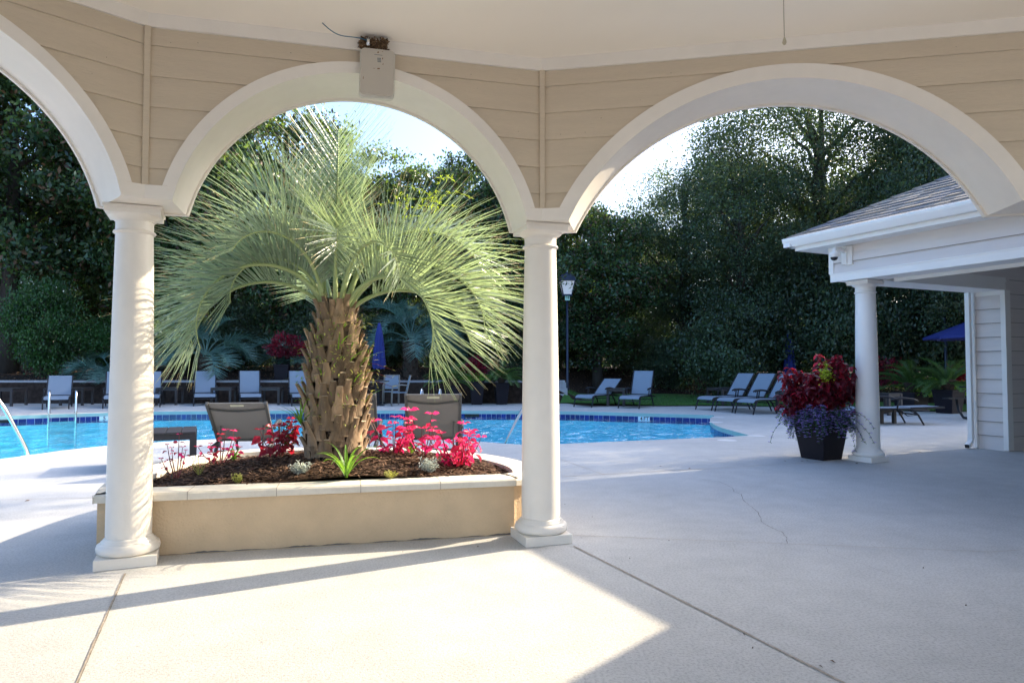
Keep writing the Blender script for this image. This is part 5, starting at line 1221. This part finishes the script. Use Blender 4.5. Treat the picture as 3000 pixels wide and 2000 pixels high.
# leaf litter on the bank
rs = np.random.RandomState(5); n_ = 9000; X = rs.uniform(-22, 15, n_); Y = rs.uniform(23.4, 31, n_); Z = np.array([terrain_z(a, c) for a, c in zip(X, Y)]) + .03
k_ = ~((X > 1.5) & (Y < 26.3)); fl = bpy.data.objects.new('leaf_litter', leaf_cloud('leaf_litter', np.stack([X, Y, Z], 1)[k_], rs.uniform(.03, .08, n_)[k_], [M_soilchip], 8, w=.6)); COL.objects.link(fl); tag(fl, 'fallen leaves scattered over the mulch bank', 'leaf litter', kind='stuff')

# background palms, cycads and potted flowers
def bg_palm(name, x, y, z, trunk_h, tr, L_, nf, seed, label, lm, cat='palm', group=None, e_rng=(15, 82), nl=30, ll=.62, lw=.013, bend=105, squat=None):
    rnd = random.Random(seed); e = empty(name, (x, y, z), 0, label, cat, group)
    if trunk_h:
        b = MB(); b.lathe([(tr * 1.1, -.1), (tr, trunk_h * .5), (tr * 1.15, trunk_h)], (0, 0, 0), 14)
        for k in range(50):
            zz = trunk_h * k / 50; a = k * 2.4; rd = Vector((math.cos(a), math.sin(a), 0)); b.bar(Vector((0, 0, zz)) + rd * tr * .8, Vector((0, 0, zz + .16)) + rd * (tr + .07), .08, .03)
        b.build('trunk', M_trunk, e, fixn=False)
    r_ = MB(); l_ = MB()
    for k in range(nf):
        frond(r_, l_, (0, 0, trunk_h), k * 137.5 + rnd.uniform(-10, 10), rnd.uniform(*e_rng), bend * rnd.uniform(.7, 1.2), L_ * rnd.uniform(.85, 1.1), nl=nl, ll=ll, seed=seed + k, lw=lw, petiole=.42 if ll > .3 else .12, vee0=30)
    l_.build('fronds', [lm, lm], e, fixn=False); r_.build('rachis', M_sago if lm is not M_palmB else M_palmB, e, fixn=False)
GP = 'blue green palms on the mulch bank'
bg_palm('bank_palm', -10.9, 24.3, .8, .75, .22, 1.9, 20, 100, 'blue green palm on the bank behind the drooping left fronds', M_palmB, group=GP)
bg_palm('bank_palm', -3.7, 25.0, .85, 1.25, .26, 2.2, 24, 140, 'blue green palm on the bank right of the closed blue umbrella', M_palmB, group=GP)
bg_palm('bank_palm', -14.1, 24.0, .8, .2, .15, 1.5, 14, 180, 'small blue green palm against the left edge of the left column', M_palmB, group=GP)
bg_palm('bank_palm', -7.9, 25.6, .85, .5, .2, 1.9, 16, 220, 'blue green palm on the bank left of the red flowers', M_palmB, group=GP)
bg_palm('bank_palm', 15.6, 22.6, .3, 1.9, .2, 1.9, 16, 260, 'palm behind the tall lamp post at right', M_palmB, group=GP)
def pot(name, x, y, z, wt, wb, h, rz, label, group=None, m=M_pot):
    e = empty(name, (x, y, z), rz, label, 'planter pot', group); b = MB(); b.frustum((0, 0), wb, wt, 0, h); b.frustum((0, 0), wt + .03, wt + .03, h - .05, h + .002); b.build('pot_body', m, e, bevel=.008)
    MB().box((0, 0, h - .01), (wt - .05, wt - .05, .03)).build('soil', M_soil, e); return e
GPt = 'dark square planter pots'
bx = lambda px, y: (px - 1500) / 2000 * y
pot('planter_pot', bx(1397, 22.3), 22.3, 0, .48, .34, .82, .1, 'tall dark tapered pot between the two potted cycads', GPt)
pot('planter_pot', bx(1322, 22.2), 22.2, 0, .46, .38, .62, .3, 'dark pot of the left cycad on the far deck', GPt)
pot('planter_pot', bx(1469, 22.4), 22.4, 0, .46, .32, .7, .2, 'dark pot of the right cycad on the far deck', GPt)
pot('planter_pot', bx(826, 24.0), 24.0, .75, .5, .4, .55, .2, 'dark pot on the bank left of the palm trunk', GPt)
pot('planter_pot', bx(2666, 19.3), 19.3, 0, .66, .56, .52, .45, 'wide dark pot of the cycad nearest the pool house column', GPt)
pot('planter_pot', bx(2776, 18.2), 18.2, 0, .56, .42, .62, .45, 'dark tapered pot of the cycad under the open umbrella', GPt)
GC = 'potted cycads'
def cyc(px, y, z, L_, seed, label): bg_palm('cycad', bx(px, y), y, z, .12, .1, L_, 30, seed, label, M_sago, 'cycad', GC, e_rng=(8, 75), nl=44, ll=.16, lw=.008, bend=70)
cyc(1322, 22.2, .6, 1.0, 300, 'cycad left of the tall red flowered pot'); cyc(1469, 22.4, .7, 1.0, 340, 'cycad right of the tall red flowered pot')
cyc(2666, 19.3, .52, 1.1, 380, 'cycad in the wide pot right of the pool house column'); cyc(2776, 18.2, .62, 1.0, 420, 'cycad under the open blue umbrella')
def mound(name, c, rx, rz, n_, leaf, mats, seed, label, cat, group=None, w=.6, mi=.2):
    rs = np.random.RandomState(seed); u = rs.normal(size=(n_, 3)); u /= np.linalg.norm(u, axis=1)[:, None]; q = rs.uniform(.55, 1.05, n_)[:, None] * (1 + .12 * np.sin(u[:, :1] * 6 + seed) + .1 * np.sin(u[:, 2:] * 9)); p = u * q * np.array([rx, rx, rz]); p[:, 2] = np.where(p[:, 2] < 0, p[:, 2] * .6, p[:, 2])
    e = empty(name, c, 0, label, cat, group); o = bpy.data.objects.new('foliage', leaf_cloud('foliage', p, leaf * rs.uniform(.6, 1.2, n_), mats, seed, w=w, mi=mi)); COL.objects.link(o); o.parent = e
    b = MB()
    for k in range(12): b.tube([(0, 0, -rz * .6), tuple(p[k] * .5), tuple(p[k])], [.012, .008, .004], 4, 0, False)
    b.build('stem', M_stem, e, fixn=False); return e
GR = 'red foliage plants in the background'
mound('coleus', (bx(1392, 22.3), 22.3, 1.12), .42, .42, 900, .11, [M_red, M_crim], 1, 'red coleus topping the tall dark pot between the cycads', 'coleus', GR)
mound('trailing_plant', (bx(1392, 22.3), 22.15, .86), .52, .20, 900, .06, [M_green], 2, 'green trailing leaves under the red coleus between the cycads', 'trailing plant')
mound('coleus', (bx(838, 24.0), 24.0, 1.85), .72, .52, 1600, .12, [M_red, M_crim], 3, 'large dark red coleus on the bank left of the palm trunk', 'coleus', GR)
mound('coleus', (bx(2598, 21.5), 21.5, .95), .55, .55, 900, .12, [M_red, M_crim], 4, 'red coleus behind the pool house column', 'coleus', GR)
mound('coleus', (bx(2838, 18.0), 18.6, 1.0), .28, .3, 300, .12, [M_red, M_crim], 5, 'orange red flowers beside the downspout', 'coleus', GR)
mound('lantana', (bx(2800, 18.5), 19.2, .6), .9, .42, 1800, .07, [M_green, M_yel], 6, 'low green flowering plants behind the picnic table', 'bedding plant', mi=.15)

# the big flower pot by the pool house column
FP_ = Vector((4.19, 9.30, 0)); frz = R(27)
pot('planter_pot', FP_.x, FP_.y, 0, .50, .36, .50, frz, 'dark tapered square pot overflowing with flowers beside the pool house column', GPt, m=M_pot)
def bigcol():
    rnd = random.Random(55); b = MB(); st = MB(); base = FP_ + Vector((0, 0, .56)); ax_ = Vector((1, 0, 0)); 
    stems = []
    for k in range(105):
        a = rnd.uniform(0, 6.28); rr = .50 * math.sqrt(rnd.random()); x = rr * math.cos(a); y = rr * math.sin(a) * .8; top = .66 * math.sqrt(max(.03, 1 - ((x + .0) / .63) ** 2)) * rnd.uniform(.55, 1.06) + (.1 if x > .05 else -.03) + .06 * math.sin(x * 14)
        stems.append((x, y, top))
    stems += [(-.55, .0, .30), (-.58, -.05, .16), (-.5, -.1, .06), (.5, -.1, .12), (-.52, .02, .62), (-.40, 0, .66), (-.42, .03, .5), (.30, -.1, .66), (.36, -.1, .5), (.1, 0, .74), (.05, -.1, .78), (.16, .05, .76), (.5, -.05, .38), (.46, .0, .33)]
    for x, y, h in stems:
        tip = base + Vector((x, y, max(.1, h))); mid = base + Vector((x * .55, y * .55, h * .45)); st.tube([base + Vector((x * .3, y * .3, 0)), mid, tip], [.006, .005, .002], 4, 0, False)
        for j in range(9):
            t = .3 + .7 * j / 8; p = mid.lerp(tip, max(0, t * 1.3 - .3)) if t > .3 else mid; a2 = rnd.uniform(0, 6.28); sz = rnd.uniform(.07, .125)
            for s_ in range(2 if j < 8 else 4):
                an = a2 + s_ * (3.14 if j < 8 else 1.57); leafq(b, p, Vector((math.cos(an), math.sin(an), rnd.uniform(-1.1, .1))), Vector((rnd.gauss(0, .4), rnd.gauss(0, .4), 1)), sz, sz * .72, rnd.choice((0, 0, 1)), .15)
    e = empty('coleus', base, 0, 'mass of deep red coleus in the big pot beside the pool house column', 'coleus', GR)
    for mb, nm, mm in ((b, 'foliage', [M_red, M_crim]), (st, 'stem', M_stem)):
        o = mb.build(nm, mm, None, fixn=False); o.parent = e; o.matrix_parent_inverse = Matrix.Translation(-base)
bigcol()
rnd = random.Random(66); b = MB(); lc = FP_ + Vector((-.09, -.36, 1.13))
for k in range(130): leafq(b, lc + Vector((rnd.gauss(0, .045), rnd.gauss(0, .03), rnd.gauss(0, .055))), Vector((rnd.gauss(0, 1), rnd.gauss(0, 1), rnd.gauss(.2, .6))), Vector((0, 0, 1)), rnd.uniform(.03, .055), .03)
b.tube([FP_ + Vector((-.05, -.1, .6)), lc, lc + Vector((.03, 0, .15))], .003, 4, 0)
for k in range(40): leafq(b, lc + Vector((.01, 0, .08 + .1 * rnd.random())) + Vector((rnd.gauss(0, .012), 0, 0)), Vector((rnd.gauss(0, 1), rnd.gauss(0, 1), .6)), Vector((0, 0, 1)), .022, .01)
tag(b.build('lime_coleus', M_lime, fixn=False), 'chartreuse leaved sprig among the red coleus in the big pot', 'coleus')
b = MB(); fl = MB()
for k in range(260):                             # trailing purple fan flowers
    a = rnd.uniform(0, 6.28); r0 = rnd.uniform(.1, .26); c = FP_ + Vector((r0 * math.cos(a), r0 * math.sin(a), .50 + rnd.uniform(-.02, .14))); d = Vector((math.cos(a) * rnd.uniform(.5, 1), math.sin(a) * rnd.uniform(.5, 1), rnd.uniform(-.1, .9))).normalized(); q = [c]; L_ = rnd.uniform(.2, .42) if rnd.random() > .12 else rnd.uniform(.45, .72); nseg = 9
    for j in range(nseg):
        c = c + d * L_ / nseg; d = (d + Vector((0, 0, -.24)) + Vector((rnd.gauss(0, .1), rnd.gauss(0, .1), 0))).normalized()
        if c.z < .04: break
        q.append(c)
        for s_ in range(5): leafq(b, c, Vector((rnd.gauss(0, 1), rnd.gauss(0, 1), rnd.gauss(0, .6))), Vector((0, 0, 1)), rnd.uniform(.02, .034), .010)
        if rnd.random() < .85:
            f0 = c + Vector((rnd.gauss(0, .014), rnd.gauss(0, .014), .006)); da = rnd.uniform(0, 6.28)
            for s_ in range(5): an = da + (s_ - 2) * .5; leafq(fl, f0, Vector((math.cos(an), math.sin(an), .15)), Vector((0, 0, 1)), .03, .016)
    if len(q) > 2: b.tube(q, .0022, 4, 0, False)
e = empty('trailing_flowers', FP_ + Vector((0, 0, .56)), 0, 'purple fan flowers trailing over the rim of the big pot', 'flowers')
for mb, nm, mm in ((b, 'foliage', M_bush), (fl, 'blossoms', M_purple)):
    o = mb.build(nm, mm, None, fixn=False); o.parent = e; o.matrix_parent_inverse = Matrix.Translation(-Vector(e.location))
